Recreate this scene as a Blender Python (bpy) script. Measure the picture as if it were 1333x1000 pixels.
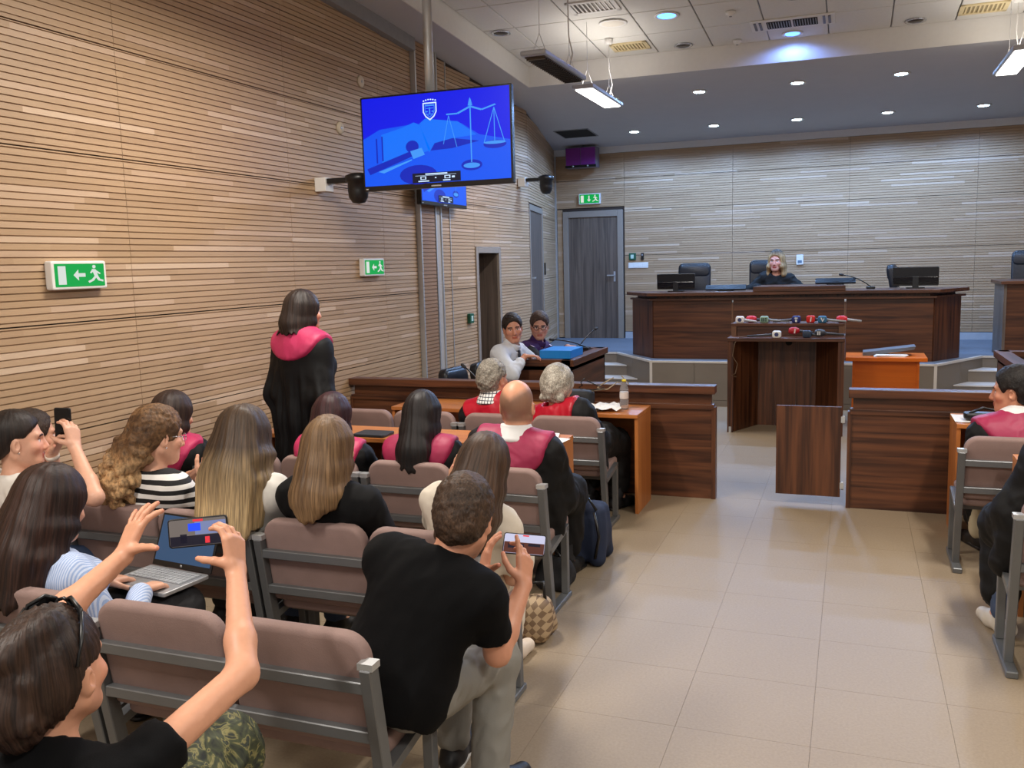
import bpy, bmesh, math, random
import numpy as np
from math import sin, cos, pi, radians, sqrt, atan2
from mathutils import Matrix, Vector

# ------------------------------------------------------------------ scene, camera, world, exposure
for o in list(bpy.data.objects):
    bpy.data.objects.remove(o)
scene = bpy.context.scene
col = scene.collection
random.seed(7)
RNG = np.random.default_rng(11)

F_PX, YAW, PITCH, ROLL, CAM_H = 1175.0, radians(20.75), radians(7.6), radians(-1.52), 1.80
cd = bpy.data.cameras.new('camera')
cam = bpy.data.objects.new('camera', cd)
col.objects.link(cam)
cd.sensor_fit = 'HORIZONTAL'
cd.sensor_width = 36.0
cd.lens = 36.0 * F_PX / 1333.0
cd.clip_start = 0.05
fw0 = Vector((-sin(YAW), cos(YAW), 0)); rt0 = Vector((cos(YAW), sin(YAW), 0)); up0 = Vector((0, 0, 1))
fw = fw0 * cos(PITCH) - up0 * sin(PITCH); up1 = up0 * cos(PITCH) + fw0 * sin(PITCH)
rt = rt0 * cos(ROLL) + up1 * sin(ROLL); up2 = up1 * cos(ROLL) - rt0 * sin(ROLL)
m = Matrix(((rt.x, up2.x, -fw.x, 0), (rt.y, up2.y, -fw.y, 0), (rt.z, up2.z, -fw.z, CAM_H), (0, 0, 0, 1)))
cam.matrix_world = m
scene.camera = cam

world = bpy.data.worlds.new('world'); scene.world = world
world.use_nodes = True
bg = world.node_tree.nodes['Background']
bg.inputs[0].default_value = (1.0, 0.94, 0.88, 1); bg.inputs[1].default_value = 0.46

vs = scene.view_settings
vs.view_transform = 'Standard'; vs.look = 'None'; vs.gamma = 1.0; vs.use_curve_mapping = False
vs.exposure = 0.40

def soff(y):                      # sloping soffit height
    return 3.96 - 0.0577 * (y - 8.12)

# ------------------------------------------------------------------ materials
def srgb(r, g, b):
    f = lambda c: (c / 255 / 12.92) if c / 255 <= 0.04045 else ((c / 255 + 0.055) / 1.055) ** 2.4
    return (f(r), f(g), f(b), 1.0)

MATS = {}
def new_mat(name):
    m = bpy.data.materials.new(name); m.use_nodes = True
    nt = m.node_tree; b = nt.nodes['Principled BSDF']
    return m, nt, b

def N(nt, typ, **kw):
    n = nt.nodes.new(typ)
    for k, v in kw.items():
        setattr(n, k, v)
    return n

def mix_col(nt, fac, a, b):
    n = N(nt, 'ShaderNodeMix', data_type='RGBA')
    for sock, v in ((n.inputs[0], fac), (n.inputs[6], a), (n.inputs[7], b)):
        if hasattr(v, 'is_linked') or hasattr(v, 'links'):
            nt.links.new(v, sock)
        else:
            sock.default_value = v
    return n.outputs[2]

def mat(name, rgb, rough=0.5, metal=0.0, var=0.12, scale=18.0, bump=0.0, bscale=60.0, stretch=(1, 1, 1), emit=0.0, coat=0.0, spec=0.5, space='Object', alpha_trans=0.0):
    """plain procedural material: base colour with a soft noise variation and a fine bump"""
    if name in MATS:
        return MATS[name]
    m, nt, b = new_mat(name)
    c = srgb(*rgb)
    tc = N(nt, 'ShaderNodeTexCoord'); mp = N(nt, 'ShaderNodeMapping'); mp.inputs['Scale'].default_value = stretch
    nt.links.new(tc.outputs[space], mp.inputs[0])
    nz = N(nt, 'ShaderNodeTexNoise'); nz.inputs['Scale'].default_value = scale; nz.inputs['Detail'].default_value = 4
    nt.links.new(mp.outputs[0], nz.inputs['Vector'])
    d = tuple(x * (1 - var) for x in c[:3]) + (1,); l = tuple(min(1, x * (1 + var)) for x in c[:3]) + (1,)
    o = mix_col(nt, nz.outputs['Fac'], d, l)
    nt.links.new(o, b.inputs['Base Color'])
    b.inputs['Roughness'].default_value = rough; b.inputs['Metallic'].default_value = metal
    b.inputs['Specular IOR Level'].default_value = spec
    b.inputs['Coat Weight'].default_value = coat
    if alpha_trans:
        b.inputs['Transmission Weight'].default_value = alpha_trans
    if emit:
        nt.links.new(o, b.inputs['Emission Color']); b.inputs['Emission Strength'].default_value = emit
    if bump:
        n2 = N(nt, 'ShaderNodeTexNoise'); n2.inputs['Scale'].default_value = bscale; n2.inputs['Detail'].default_value = 3
        nt.links.new(mp.outputs[0], n2.inputs['Vector'])
        bp = N(nt, 'ShaderNodeBump'); bp.inputs['Strength'].default_value = bump; bp.inputs['Distance'].default_value = 0.004
        nt.links.new(n2.outputs['Fac'], bp.inputs['Height']); nt.links.new(bp.outputs[0], b.inputs['Normal'])
    MATS[name] = m
    return m

def wood(name, dark, light, axis='X', rough=0.35, scale=1.0, space='Object', coat=0.0):
    """streaky veneer: noise stretched along the grain axis"""
    if name in MATS:
        return MATS[name]
    m, nt, b = new_mat(name)
    tc = N(nt, 'ShaderNodeTexCoord'); mp = N(nt, 'ShaderNodeMapping')
    s = {'X': (1.2, 26, 26), 'Y': (26, 1.2, 26), 'Z': (26, 26, 1.2)}[axis]
    mp.inputs['Scale'].default_value = tuple(v * scale for v in s)
    nt.links.new(tc.outputs[space], mp.inputs[0])
    nz = N(nt, 'ShaderNodeTexNoise'); nz.inputs['Scale'].default_value = 1.0; nz.inputs['Detail'].default_value = 5; nz.inputs['Distortion'].default_value = 0.6
    nt.links.new(mp.outputs[0], nz.inputs['Vector'])
    cr = N(nt, 'ShaderNodeValToRGB')
    cr.color_ramp.elements[0].position = 0.34; cr.color_ramp.elements[0].color = srgb(*dark)
    cr.color_ramp.elements[1].position = 0.68; cr.color_ramp.elements[1].color = srgb(*light)
    nt.links.new(nz.outputs['Fac'], cr.inputs[0]); nt.links.new(cr.outputs[0], b.inputs['Base Color'])
    b.inputs['Roughness'].default_value = rough; b.inputs['Coat Weight'].default_value = coat
    bp = N(nt, 'ShaderNodeBump'); bp.inputs['Strength'].default_value = 0.12; bp.inputs['Distance'].default_value = 0.002
    nt.links.new(nz.outputs['Fac'], bp.inputs['Height']); nt.links.new(bp.outputs[0], b.inputs['Normal'])
    MATS[name] = m
    return m

def slat_mat(name, axis, pitch):
    """acoustic slat veneer: each slat its own tone in long lengths, fine grain along the slat"""
    m, nt, b = new_mat(name)
    g = N(nt, 'ShaderNodeNewGeometry'); sp = N(nt, 'ShaderNodeSeparateXYZ'); nt.links.new(g.outputs['Position'], sp.inputs[0])
    along = sp.outputs[1] if axis == 'Y' else sp.outputs[0]
    def mth(op, a, v=None, c=None):
        n = N(nt, 'ShaderNodeMath', operation=op)
        for i, q in enumerate((a, v, c)):
            if q is None: continue
            if isinstance(q, (int, float)): n.inputs[i].default_value = q
            else: nt.links.new(q, n.inputs[i])
        return n.outputs[0]
    idx = mth('FLOOR', mth('DIVIDE', sp.outputs[2], pitch))
    w1 = N(nt, 'ShaderNodeTexWhiteNoise', noise_dimensions='1D'); nt.links.new(idx, w1.inputs['W'])
    seg = mth('FLOOR', mth('ADD', mth('DIVIDE', along, 0.95), mth('MULTIPLY', w1.outputs['Value'], 9.0)))
    cv = N(nt, 'ShaderNodeCombineXYZ'); nt.links.new(idx, cv.inputs[0]); nt.links.new(seg, cv.inputs[1])
    w2 = N(nt, 'ShaderNodeTexWhiteNoise', noise_dimensions='2D'); nt.links.new(cv.outputs[0], w2.inputs['Vector'])
    gv = N(nt, 'ShaderNodeCombineXYZ'); nt.links.new(mth('MULTIPLY', along, 3.0), gv.inputs[0]); nt.links.new(mth('MULTIPLY', sp.outputs[2], 130.0), gv.inputs[1])
    nz = N(nt, 'ShaderNodeTexNoise'); nz.inputs['Scale'].default_value = 1.0; nz.inputs['Detail'].default_value = 4
    nt.links.new(gv.outputs[0], nz.inputs['Vector'])
    cr = N(nt, 'ShaderNodeValToRGB'); e = cr.color_ramp.elements
    e[0].position = 0.0; e[0].color = srgb(174, 144, 112); e[1].position = 0.78; e[1].color = srgb(184, 154, 121)
    q = e.new(0.93); q.color = srgb(192, 163, 135)
    q = e.new(1.0); q.color = srgb(206, 180, 152)
    nt.links.new(w2.outputs['Value'], cr.inputs[0])
    o = mix_col(nt, nz.outputs['Fac'], (0.88, 0.88, 0.88, 1), (1.10, 1.10, 1.10, 1))
    mu = N(nt, 'ShaderNodeMix', data_type='RGBA', blend_type='MULTIPLY'); mu.inputs[0].default_value = 1.0
    nt.links.new(cr.outputs[0], mu.inputs[6]); nt.links.new(o, mu.inputs[7])
    nt.links.new(mu.outputs[2], b.inputs['Base Color'])
    b.inputs['Roughness'].default_value = 0.5
    MATS[name] = m
    return m

def emit_mat(name, rgb, strength):
    if name in MATS: return MATS[name]
    m, nt, b = new_mat(name)
    c = srgb(*rgb)
    b.inputs['Base Color'].default_value = (0.01, 0.01, 0.012, 1); b.inputs['Emission Color'].default_value = c
    b.inputs['Emission Strength'].default_value = strength; b.inputs['Roughness'].default_value = 0.4; b.inputs['Specular IOR Level'].default_value = 0.15
    MATS[name] = m
    return m

# ------------------------------------------------------------------ object helpers
def link(o, parent=None):
    col.objects.link(o)
    if parent is not None:
        o.parent = parent
    return o

def tag(o, label=None, cat=None, group=None, kind=None):
    if label: o['label'] = label
    if cat: o['category'] = cat
    if group: o['group'] = group
    if kind: o['kind'] = kind
    return o

def empty(name, loc=(0, 0, 0), rz=0.0, label=None, cat=None, group=None, kind=None):
    o = bpy.data.objects.new(name, None); link(o)
    o.location = loc; o.rotation_euler = (0, 0, rz); o.empty_display_size = 0.1
    return tag(o, label, cat, group, kind)

def part(o, label):
    o['label'] = label
    return o

def copy_tree(o, parent=None):
    c = o.copy(); col.objects.link(c); c.parent = parent
    for ch in [x for x in bpy.data.objects if x.parent == o]:
        copy_tree(ch, c)
    return c

class MB:
    """collects simple shapes and links them as one mesh object"""
    def __init__(s):
        s.bm = bmesh.new(); s.mi = 0
    def _faces(s, vs, fs):
        bv = [s.bm.verts.new(v) for v in vs]
        out = []
        for f in fs:
            try:
                fc = s.bm.faces.new([bv[i] for i in f]); fc.material_index = s.mi; out.append(fc)
            except ValueError:
                pass
        return out
    def box(s, lo, hi, M=None):
        x0, y0, z0 = lo; x1, y1, z1 = hi
        vs = [(x0,y0,z0),(x1,y0,z0),(x1,y1,z0),(x0,y1,z0),(x0,y0,z1),(x1,y0,z1),(x1,y1,z1),(x0,y1,z1)]
        if M is not None: vs = [M @ Vector(v) for v in vs]
        s._faces(vs, [(3,2,1,0),(4,5,6,7),(0,1,5,4),(1,2,6,5),(2,3,7,6),(3,0,4,7)])
        return s
    def bar(s, a, b, w, d, up=(0, 0, 1)):
        """rectangular bar from a to b, w sideways, d along up"""
        a = Vector(a); b = Vector(b); t = (b - a).normalized(); u = Vector(up)
        r = t.cross(u)
        if r.length < 1e-5: r = t.cross(Vector((0, 1, 0)))
        r.normalize(); u = r.cross(t)
        vs = []
        for p in (a, b):
            for i, j in ((-1,-1),(1,-1),(1,1),(-1,1)):
                vs.append(p + r * (i * w / 2) + u * (j * d / 2))
        s._faces(vs, [(0,1,2,3),(7,6,5,4),(0,4,5,1),(1,5,6,2),(2,6,7,3),(3,7,4,0)])
        return s
    def tube(s, pts, r, n=8, cap=True):
        """tube through points; r a number or one per point"""
        pts = [Vector(p) for p in pts]
        rr = r if hasattr(r, '__len__') else [r] * len(pts)
        rings = []; prev = None
        for i, p in enumerate(pts):
            t = (pts[min(i + 1, len(pts) - 1)] - pts[max(i - 1, 0)]).normalized()
            if prev is None:
                ref = Vector((0, 0, 1)) if abs(t.z) < 0.9 else Vector((1, 0, 0))
                e1 = t.cross(ref).normalized()
            else:
                e1 = (prev - t * prev.dot(t)).normalized()
            prev = e1; e2 = t.cross(e1)
            rings.append([s.bm.verts.new(p + (e1 * cos(2*pi*k/n) + e2 * sin(2*pi*k/n)) * rr[i]) for k in range(n)])
        for a, b in zip(rings, rings[1:]):
            for k in range(n):
                f = s.bm.faces.new([a[k], a[(k+1) % n], b[(k+1) % n], b[k]]); f.material_index = s.mi; f.smooth = True
        if cap:
            f = s.bm.faces.new(list(reversed(rings[0]))); f.material_index = s.mi
            f = s.bm.faces.new(rings[-1]); f.material_index = s.mi
        return s
    def lathe(s, prof, c=(0, 0, 0), n=20, M=None):
        """profile of (r, z) turned about the vertical through c"""
        rings = []
        for r, z in prof:
            ring = []
            for k in range(n):
                v = Vector((r * cos(2*pi*k/n), r * sin(2*pi*k/n), z))
                if M is not None: v = M @ v
                ring.append(s.bm.verts.new(v + Vector(c)))
            rings.append(ring)
        for a, b in zip(rings, rings[1:]):
            for k in range(n):
                f = s.bm.faces.new([a[k], a[(k+1) % n], b[(k+1) % n], b[k]]); f.material_index = s.mi; f.smooth = True
        for ring, rev in ((rings[0], True), (rings[-1], False)):
            f = s.bm.faces.new(list(reversed(ring)) if rev else ring); f.material_index = s.mi
        return s
    def prism(s, outline, h0, h1, M=None):
        """outline of (x, y) extruded from z=h0 to z=h1, then transformed by M"""
        n = len(outline)
        vs = [Vector((x, y, h0)) for x, y in outline] + [Vector((x, y, h1)) for x, y in outline]
        if M is not None: vs = [M @ v for v in vs]
        s._faces(vs, [tuple(reversed(range(n))), tuple(range(n, 2 * n))] + [(i, (i+1) % n, n + (i+1) % n, n + i) for i in range(n)])
        return s
    def poly(s, pts, M=None):
        vs = [Vector(p) for p in pts]
        if M is not None: vs = [M @ v for v in vs]
        s._faces(vs, [tuple(range(len(vs)))])
        return s
    def build(s, name, mats, parent=None, bevel=0.0, seg=2, loc=None, smooth=False, recalc=True):
        if recalc:
            bmesh.ops.recalc_face_normals(s.bm, faces=s.bm.faces[:])
        if bevel:
            es = [e for e in s.bm.edges if len(e.link_faces) == 2 and e.calc_face_angle(0) > 0.6]
            bmesh.ops.bevel(s.bm, geom=es, offset=bevel, segments=seg, affect='EDGES', profile=0.5, clamp_overlap=True)
        me = bpy.data.meshes.new(name); s.bm.to_mesh(me); s.bm.free()
        for mm in (mats if isinstance(mats, (list, tuple)) else [mats]):
            me.materials.append(mm)
        if smooth:
            me.polygons.foreach_set('use_smooth', [True] * len(me.polygons))
        o = bpy.data.objects.new(name, me); link(o, parent)
        if loc is not None: o.location = loc
        return o

def rrect(w, h, r, n=5, corners=(1, 1, 1, 1)):
    """rounded rectangle outline centred on 0; corners: bl, br, tr, tl"""
    out = []
    for (cx, cy, a0), on in zip(((-w/2+r, -h/2+r, pi), (w/2-r, -h/2+r, 1.5*pi), (w/2-r, h/2-r, 0), (-w/2+r, h/2-r, 0.5*pi)), corners):
        if on:
            for k in range(n + 1):
                a = a0 + k / n * pi / 2
                out.append((cx + r * cos(a), cy + r * sin(a)))
        else:
            sx = -1 if cx < 0 else 1; sy = -1 if cy < 0 else 1
            out.append((sx * w / 2, sy * h / 2))
    return out

def frame_M(o, x, y, z):
    """matrix with axes x, y, z (vectors) at origin o"""
    x = Vector(x); y = Vector(y); z = Vector(z)
    return Matrix(((x.x, y.x, z.x, o[0]), (x.y, y.y, z.y, o[1]), (x.z, y.z, z.z, o[2]), (0, 0, 0, 1)))
# ------------------------------------------------------------------ the setting
PITCHS = 0.0372
M_slatY = slat_mat('slat_veneer_side', 'Y', PITCHS)
M_slatX = slat_mat('slat_veneer_back', 'X', PITCHS)
M_wallback = mat('wall_backing', (58, 46, 38), 0.8)
M_white = mat('painted_white', (226, 224, 220), 0.6, var=0.04)
M_soffit = mat('soffit_paint', (190, 189, 190), 0.7, var=0.04, scale=4)
M_tile = mat('ceiling_tile_board', (216, 214, 208), 0.85, var=0.05, scale=40, bump=0.15, bscale=160)
M_alu = mat('aluminium_trim', (196, 198, 200), 0.35, 0.6, var=0.05)
M_greytrim = mat('grey_trim', (140, 140, 142), 0.5)
M_taupe = mat('taupe_fascia', (126, 116, 104), 0.5, var=0.06, scale=6)
M_nosing = mat('pale_nosing', (214, 208, 200), 0.45, var=0.04)
M_carpet = mat('blue_grey_carpet', (104, 112, 124), 0.85, var=0.12, scale=120, bump=0.2, bscale=300)
M_doorwood = wood('grey_oak_door', (84, 72, 64), (116, 101, 90), 'Z', 0.45)
M_doorframe = mat('door_frame_grey', (146, 134, 122), 0.45, var=0.06)
M_black = mat('black_plastic', (20, 20, 22), 0.35, var=0.1)
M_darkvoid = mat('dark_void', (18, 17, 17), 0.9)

def floor_mat(name):
    m, nt, b = new_mat(name)
    g = N(nt, 'ShaderNodeNewGeometry')
    n1 = N(nt, 'ShaderNodeTexNoise'); n1.inputs['Scale'].default_value = 95; n1.inputs['Detail'].default_value = 5
    n2 = N(nt, 'ShaderNodeTexNoise'); n2.inputs['Scale'].default_value = 1.3; n2.inputs['Detail'].default_value = 2
    nt.links.new(g.outputs['Position'], n1.inputs['Vector']); nt.links.new(g.outputs['Position'], n2.inputs['Vector'])
    a = mix_col(nt, n1.outputs['Fac'], srgb(116, 101, 82), srgb(177, 159, 133))
    o = mix_col(nt, n2.outputs['Fac'], srgb(135, 118, 97), srgb(157, 140, 116))
    f = mix_col(nt, 0.5, a, o)
    nt.links.new(f, b.inputs['Base Color'])
    b.inputs['Roughness'].default_value = 0.5
    bp = N(nt, 'ShaderNodeBump'); bp.inputs['Strength'].default_value = 0.08; bp.inputs['Distance'].default_value = 0.003
    nt.links.new(n1.outputs['Fac'], bp.inputs['Height']); nt.links.new(bp.outputs[0], b.inputs['Normal'])
    MATS[name] = m
    return m
M_floor = floor_mat('flecked_vinyl')
M_seam = mat('floor_seam', (104, 90, 73), 0.8)

XW, XR, YB = -4.06, 3.40, 14.36
fl = MB().box((XW - 0.3, -2.0, -0.12), (XR + 0.2, YB + 0.3, -0.003)).build('floor', M_seam)
tag(fl, kind='structure')
tb = MB(); tb.box((-0.2494, -0.2494, -0.003), (0.2494, 0.2494, 0.0)); t0 = tb.build('floor_tile', M_floor, fl)
first = True
ca, sa = cos(radians(-2.0)), sin(radians(-2.0))
for iy in range(20):
    for ix in range(15):
        x = -3.86 + 0.5 * ix; y = 1.55 + 0.5 * iy
        if x + 0.25 > XR: continue
        o = t0 if first else link(t0.copy(), fl); first = False
        o.parent = fl
        o.location = (x, y, 0)
MB().box((XW, -2, -0.003), (XR, 1.299, 0)).build('floor_area', M_floor, fl)
MB().box((XW, 11.301, -0.003), (XR, YB, 0)).build('floor_area', M_floor, fl)

# grooved slat panels ------------------------------------------------
PANEL_CACHE = {}
def slat_panel(parent, M, w, h, z0, material, name='slat_panel'):
    """one acoustic panel: horizontal slats with recessed grooves; M maps (along, up, out)"""
    key = (round(w, 3), round(h, 3), round(z0 % PITCHS, 4), material.name)
    if key not in PANEL_CACHE:
        prof = []                                           # (v, out)
        e = 0.004
        prof.append((e, 0.0)); prof.append((e, 0.018))
        v = PITCHS - (z0 % PITCHS)
        while v < h - 0.012:
            if v > 0.012:
                prof += [(v - 0.0035, 0.018), (v - 0.0035, 0.008), (v + 0.0035, 0.008), (v + 0.0035, 0.018)]
            v += PITCHS
        prof += [(h - e, 0.018), (h - e, 0.0)]
        me = bpy.data.meshes.new(name)
        n = len(prof)
        vs = [(0.0015, a, b) for a, b in prof] + [(w - 0.0015, a, b) for a, b in prof]
        fs = [(i, n + i, n + i + 1, i + 1) for i in range(n - 1)]
        fs += [tuple(range(n)), tuple(reversed(range(n, 2 * n)))]
        me.from_pydata(vs, [], fs); me.materials.append(material)
        me.validate(); me.update()
        bmx = bmesh.new(); bmx.from_mesh(me); bmesh.ops.recalc_face_normals(bmx, faces=bmx.faces[:]); bmx.to_mesh(me); bmx.free()
        PANEL_CACHE[key] = me
    o = bpy.data.objects.new(name, PANEL_CACHE[key]); link(o, parent)
    o.matrix_local = M
    return o

# left wall, with a deep doorway
D1a, D1b, D1h = 9.66, 10.30, 1.93
YA = 11.47
wl = MB()
wl.box((XW - 0.4, -2.0, 0), (XW, D1a, 4.7)); wl.box((XW - 0.4, D1b, 0), (XW, YA, 4.7)); wl.box((XW - 0.4, D1a, D1h), (XW, D1b, 4.7))
wall_left = tag(wl.build('wall_left', M_wallback), kind='structure')
ZE = [0.0, 0.34, 0.94, 1.54, 2.47, 3.10, 3.72, 4.45]
def left_panels(y0, y1, zs):
    for a, b in zip(zs, zs[1:]):
        M = frame_M((XW, y0, a), (0, 1, 0), (0, 0, 1), (1, 0, 0))
        slat_panel(wall_left, M, y1 - y0, b - a, a, M_slatY)
ys = [-0.8, 0.9, 2.6, 4.30, 5.99, 7.45, 8.12]
for y0, y1 in zip(ys, ys[1:]):
    left_panels(y0, y1, ZE[:-1] + [min(4.5, soff(y1))])
left_panels(8.62, 8.92, ZE[:-1] + [3.9]); left_panels(8.92, D1a - 0.07, ZE[:-1] + [3.87])
left_panels(D1b + 0.07, YA, ZE[:-1] + [3.78])
left_panels(D1a - 0.07, D1b + 0.07, [2.0, 2.47, 3.10, 3.72, 3.83])
# pilaster with aluminium edges
pil = tag(MB().box((XW, 8.14, 0), (XW + 0.045, 8.60, 3.95)).build('trim_1', M_wallback), kind='structure')
M = frame_M((XW + 0.045, 8.155, 0.0), (0, 1, 0), (0, 0, 1), (1, 0, 0)); slat_panel(pil, M, 0.30, 3.95, 0.0, mat('slat_dark', (150, 116, 86), 0.5, var=0.2, scale=3, stretch=(1, 1, 30)))
for y in (8.125, 8.47, 8.60):
    MB().box((XW, y, 0), (XW + 0.068, y + 0.025, 3.95)).build('edge_strip', M_alu, pil)
MB().box((XW + 0.045, 8.495, 0), (XW + 0.056, 8.60, 3.95)).build('pale_infill', mat('pale_infill', (176, 168, 158), 0.5), pil)
for i, y in enumerate((8.912,)):
    tag(MB().box((XW, y, 0), (XW + 0.026, y + 0.016, 3.9)).build('trim_2', M_alu), kind='structure')
tg = tag(MB().bar((XW + 0.045, -1.0, soff(-1.0) - 0.06), (XW + 0.045, 8.1, soff(8.1) - 0.06), 0.09, 0.12).build('trim_3', M_greytrim), kind='structure')

# doorway in the left wall
door = empty('door_1', (XW, D1a, 0), kind='structure')
fm = MB()
fm.box((0, -0.07, 0), (0.035, 0.0, D1h + 0.07)).box((0, D1b - D1a, 0), (0.035, D1b - D1a + 0.07, D1h + 0.07)).box((0, 0.0, D1h), (0.035, D1b - D1a, D1h + 0.07))
fm.build('door_frame', M_doorframe, door, bevel=0.004)
MB().box((-0.34, D1b - D1a - 0.012, 0), (0.0, D1b - D1a, D1h)).build('reveal_panel', M_doorwood, door)
MB().box((-0.34, 0.0, 0), (-0.30, D1b - D1a - 0.012, D1h)).build('door_leaf', M_doorwood, door)

# angled wall with the second door
A2, B2 = Vector((XW, YA, 0)), Vector((-4.62, YB, 0))
t2 = (B2 - A2).normalized(); n2 = Vector((t2.y, -t2.x, 0)); L2 = (B2 - A2).length
Ma = frame_M(A2, t2, (0, 0, 1), n2)
wa = tag(MB().box((0, 0, -0.25), (L2, 4.4, 0.0), Ma).build('wall_angled', M_wallback), kind='structure')
d0, d1 = 0.06, 1.22
zA = [0.55, 0.96, 1.56, 2.16, 2.47, 3.10, 3.70]
def ang_panel(u0, u1, v0, v1):
    slat_panel(wa, frame_M(A2 + t2 * u0 + Vector((0, 0, v0)), t2, (0, 0, 1), n2), u1 - u0, v1 - v0, v0, M_slatY)
for a, b in zip(zA, zA[1:]):
    ang_panel(d1 + 0.08, L2 - 0.02, a, b)
ang_panel(0.0, d1 + 0.08, 2.60, 3.10); ang_panel(0.0, d1 + 0.08, 3.10, 3.72)
door = empty('door_2', (0, 0, 0), kind='structure')
fm = MB(); fm.box((d0 - 0.06, 0.0, 0), (d0, 2.58, 0.03), Ma).box((d1, 0.0, 0), (d1 + 0.07, 2.58, 0.03), Ma).box((d0, 2.50, 0), (d1, 2.58, 0.03), Ma)
fm.build('door_frame', M_doorframe, door, bevel=0.004)
MB().box((d0, 0.0, 0), (d1, 2.50, 0.010), Ma).build('door_leaf', M_doorwood, door)
hb = MB(); hb.box((0.12, 1.50, 0.010), (0.15, 1.66, 0.018), Ma); hb.bar(Ma @ Vector((0.135, 1.60, 0.05)), Ma @ Vector((0.27, 1.60, 0.05)), 0.018, 0.018); hb.bar(Ma @ Vector((0.135, 1.60, 0.01)), Ma @ Vector((0.135, 1.60, 0.055)), 0.018, 0.018)
hb.build('door_handle', M_alu, door)

# back wall
wb = MB(); wb.box((-4.8, YB, 0), (XR + 0.2, YB + 0.25, 4.2))
wall_back = tag(wb.build('wall_back', M_wallback), kind='structure')
slat_panel(wall_back, frame_M((-4.475, YB, 0.56), (-1, 0, 0), (0, 0, 1), (0, -1, 0)), 0.09, 2.09, 0.56, M_slatX)
xs = [-4.58, -3.44, -1.75, -0.08, 1.60, 3.38]
zB = [0.66, 1.26, 1.88, 2.60, 3.10, 3.50]
for i, (x0, x1) in enumerate(zip(xs, xs[1:])):
    zs = [2.66, 3.10, 3.50] if i == 0 else zB
    for a, b in zip(zs, zs[1:]):
        slat_panel(wall_back, frame_M((x1, YB, a), (-1, 0, 0), (0, 0, 1), (0, -1, 0)), x1 - x0, b - a, a, M_slatX)
tag(MB().box((-3.44, YB - 0.02, 0.55), (XR, YB, 0.655)).build('baseboard_back', mat('baseboard_paint', (176, 182, 190), 0.4)), kind='structure')
tag(MB().box((-4.62, YB - 0.03, 3.50), (XR, YB, 3.61)).build('trim_4', M_white), kind='structure')
tag(MB().box((-4.60, YB - 0.035, 0.55), (-4.57, YB - 0.001, 3.5)).build('trim_5', M_alu), kind='structure')
door = empty('door_3', (-3.965, YB, 0.55), kind='structure')
fm = MB(); fm.box((-0.50, -0.04, 0), (-0.41, 0, 2.06)).box((0.41, -0.04, 0), (0.50, 0, 2.06)).box((-0.41, -0.04, 1.96), (0.41, 0, 2.06))
fm.build('door_frame', M_doorframe, door, bevel=0.005)
for k in range(4):
    MB().box((-0.41 + 0.205 * k + 0.0015, -0.018, 0.0), (-0.41 + 0.205 * (k + 1) - 0.0015, 0, 1.96)).build('door_board', M_doorwood, door)
hb = MB(); hb.box((0.34, -0.024, 0.92), (0.37, -0.016, 1.08)); hb.bar((0.355, -0.06, 1.02), (0.24, -0.06, 1.02), 0.018, 0.018); hb.bar((0.355, -0.018, 1.02), (0.355, -0.065, 1.02), 0.018, 0.018)
hb.build('door_handle', M_alu, door)

# right wall
wr = MB(); wr.box((XR, -2, 0), (XR + 0.2, YB, 4.7)); wall_right = tag(wr.build('wall_right', M_wallback), kind='structure')
for y0 in np.arange(4.0, 14.0, 2.07):
    for a, b in zip([0.0, 0.94, 1.54, 2.47, 3.10], [0.94, 1.54, 2.47, 3.10, 3.6]):
        slat_panel(wall_right, frame_M((XR, y0 + 2.07, a), (0, -1, 0), (0, 0, 1), (-1, 0, 0)), 2.07, b - a, a, M_slatY)

# ceiling: sloping soffit with a tiled recess
RX0, RX1, RY1 = -3.60, 2.90, 10.30
ce = MB()
def slab(x0, x1, y0, y1, dz, th):
    vs = [(x0,y0,soff(y0)+dz),(x1,y0,soff(y0)+dz),(x1,y1,soff(y1)+dz),(x0,y1,soff(y1)+dz)]
    vs += [(a, b, c + th) for a, b, c in vs]
    ce._faces(vs, [(0,1,2,3),(7,6,5,4),(0,4,5,1),(1,5,6,2),(2,6,7,3),(3,7,4,0)])
slab(XW - 0.4, RX0, -2.0, YB + 0.2, 0, 0.30)
slab(RX0, RX1, RY1, YB + 0.2, 0, 0.30)
slab(RX1, XR + 0.2, -2.0, YB + 0.2, 0, 0.30)
slab(-4.9, XW - 0.4, YA - 0.2, YB + 0.2, 0, 0.30)
ceiling = tag(ce.build('ceiling', M_soffit), kind='structure')
ce = MB(); slab(RX0, RX0 + 0.012, -2.0, RY1, -0.002, 0.24); slab(RX0, RX1, RY1 - 0.012, RY1, -0.002, 0.24); slab(RX1 - 0.012, RX1, -2.0, RY1, -0.002, 0.24)
ce.build('recess_edge', M_white, ceiling)
ce = MB(); slab(RX0, RX1, -2.0, RY1, 0.246, 0.04); ce.build('recess_top', M_greytrim, ceiling)
TA = math.atan(-0.0577)
gx = [RX0 + 0.012, -3.24, -2.65] + [-2.06 + 0.59 * k for k in range(9)]
TILEC = {}
def tile(x0, x1, y0, y1):
    w, d = round(x1 - x0, 3), round((y1 - y0), 3)
    if (w, d) not in TILEC:
        o = MB().box((-w/2 + 0.006, -d/2 + 0.006, -0.016), (w/2 - 0.006, d/2 - 0.006, 0.0)).build('ceiling_tile', M_tile, ceiling, bevel=0.004, seg=1)
        TILEC[(w, d)] = o
    else:
        o = link(TILEC[(w, d)].copy(), ceiling)
    yc = (y0 + y1) / 2
    o.location = ((x0 + x1) / 2, yc, soff(yc) + 0.245); o.rotation_euler = (TA, 0, 0)
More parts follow.
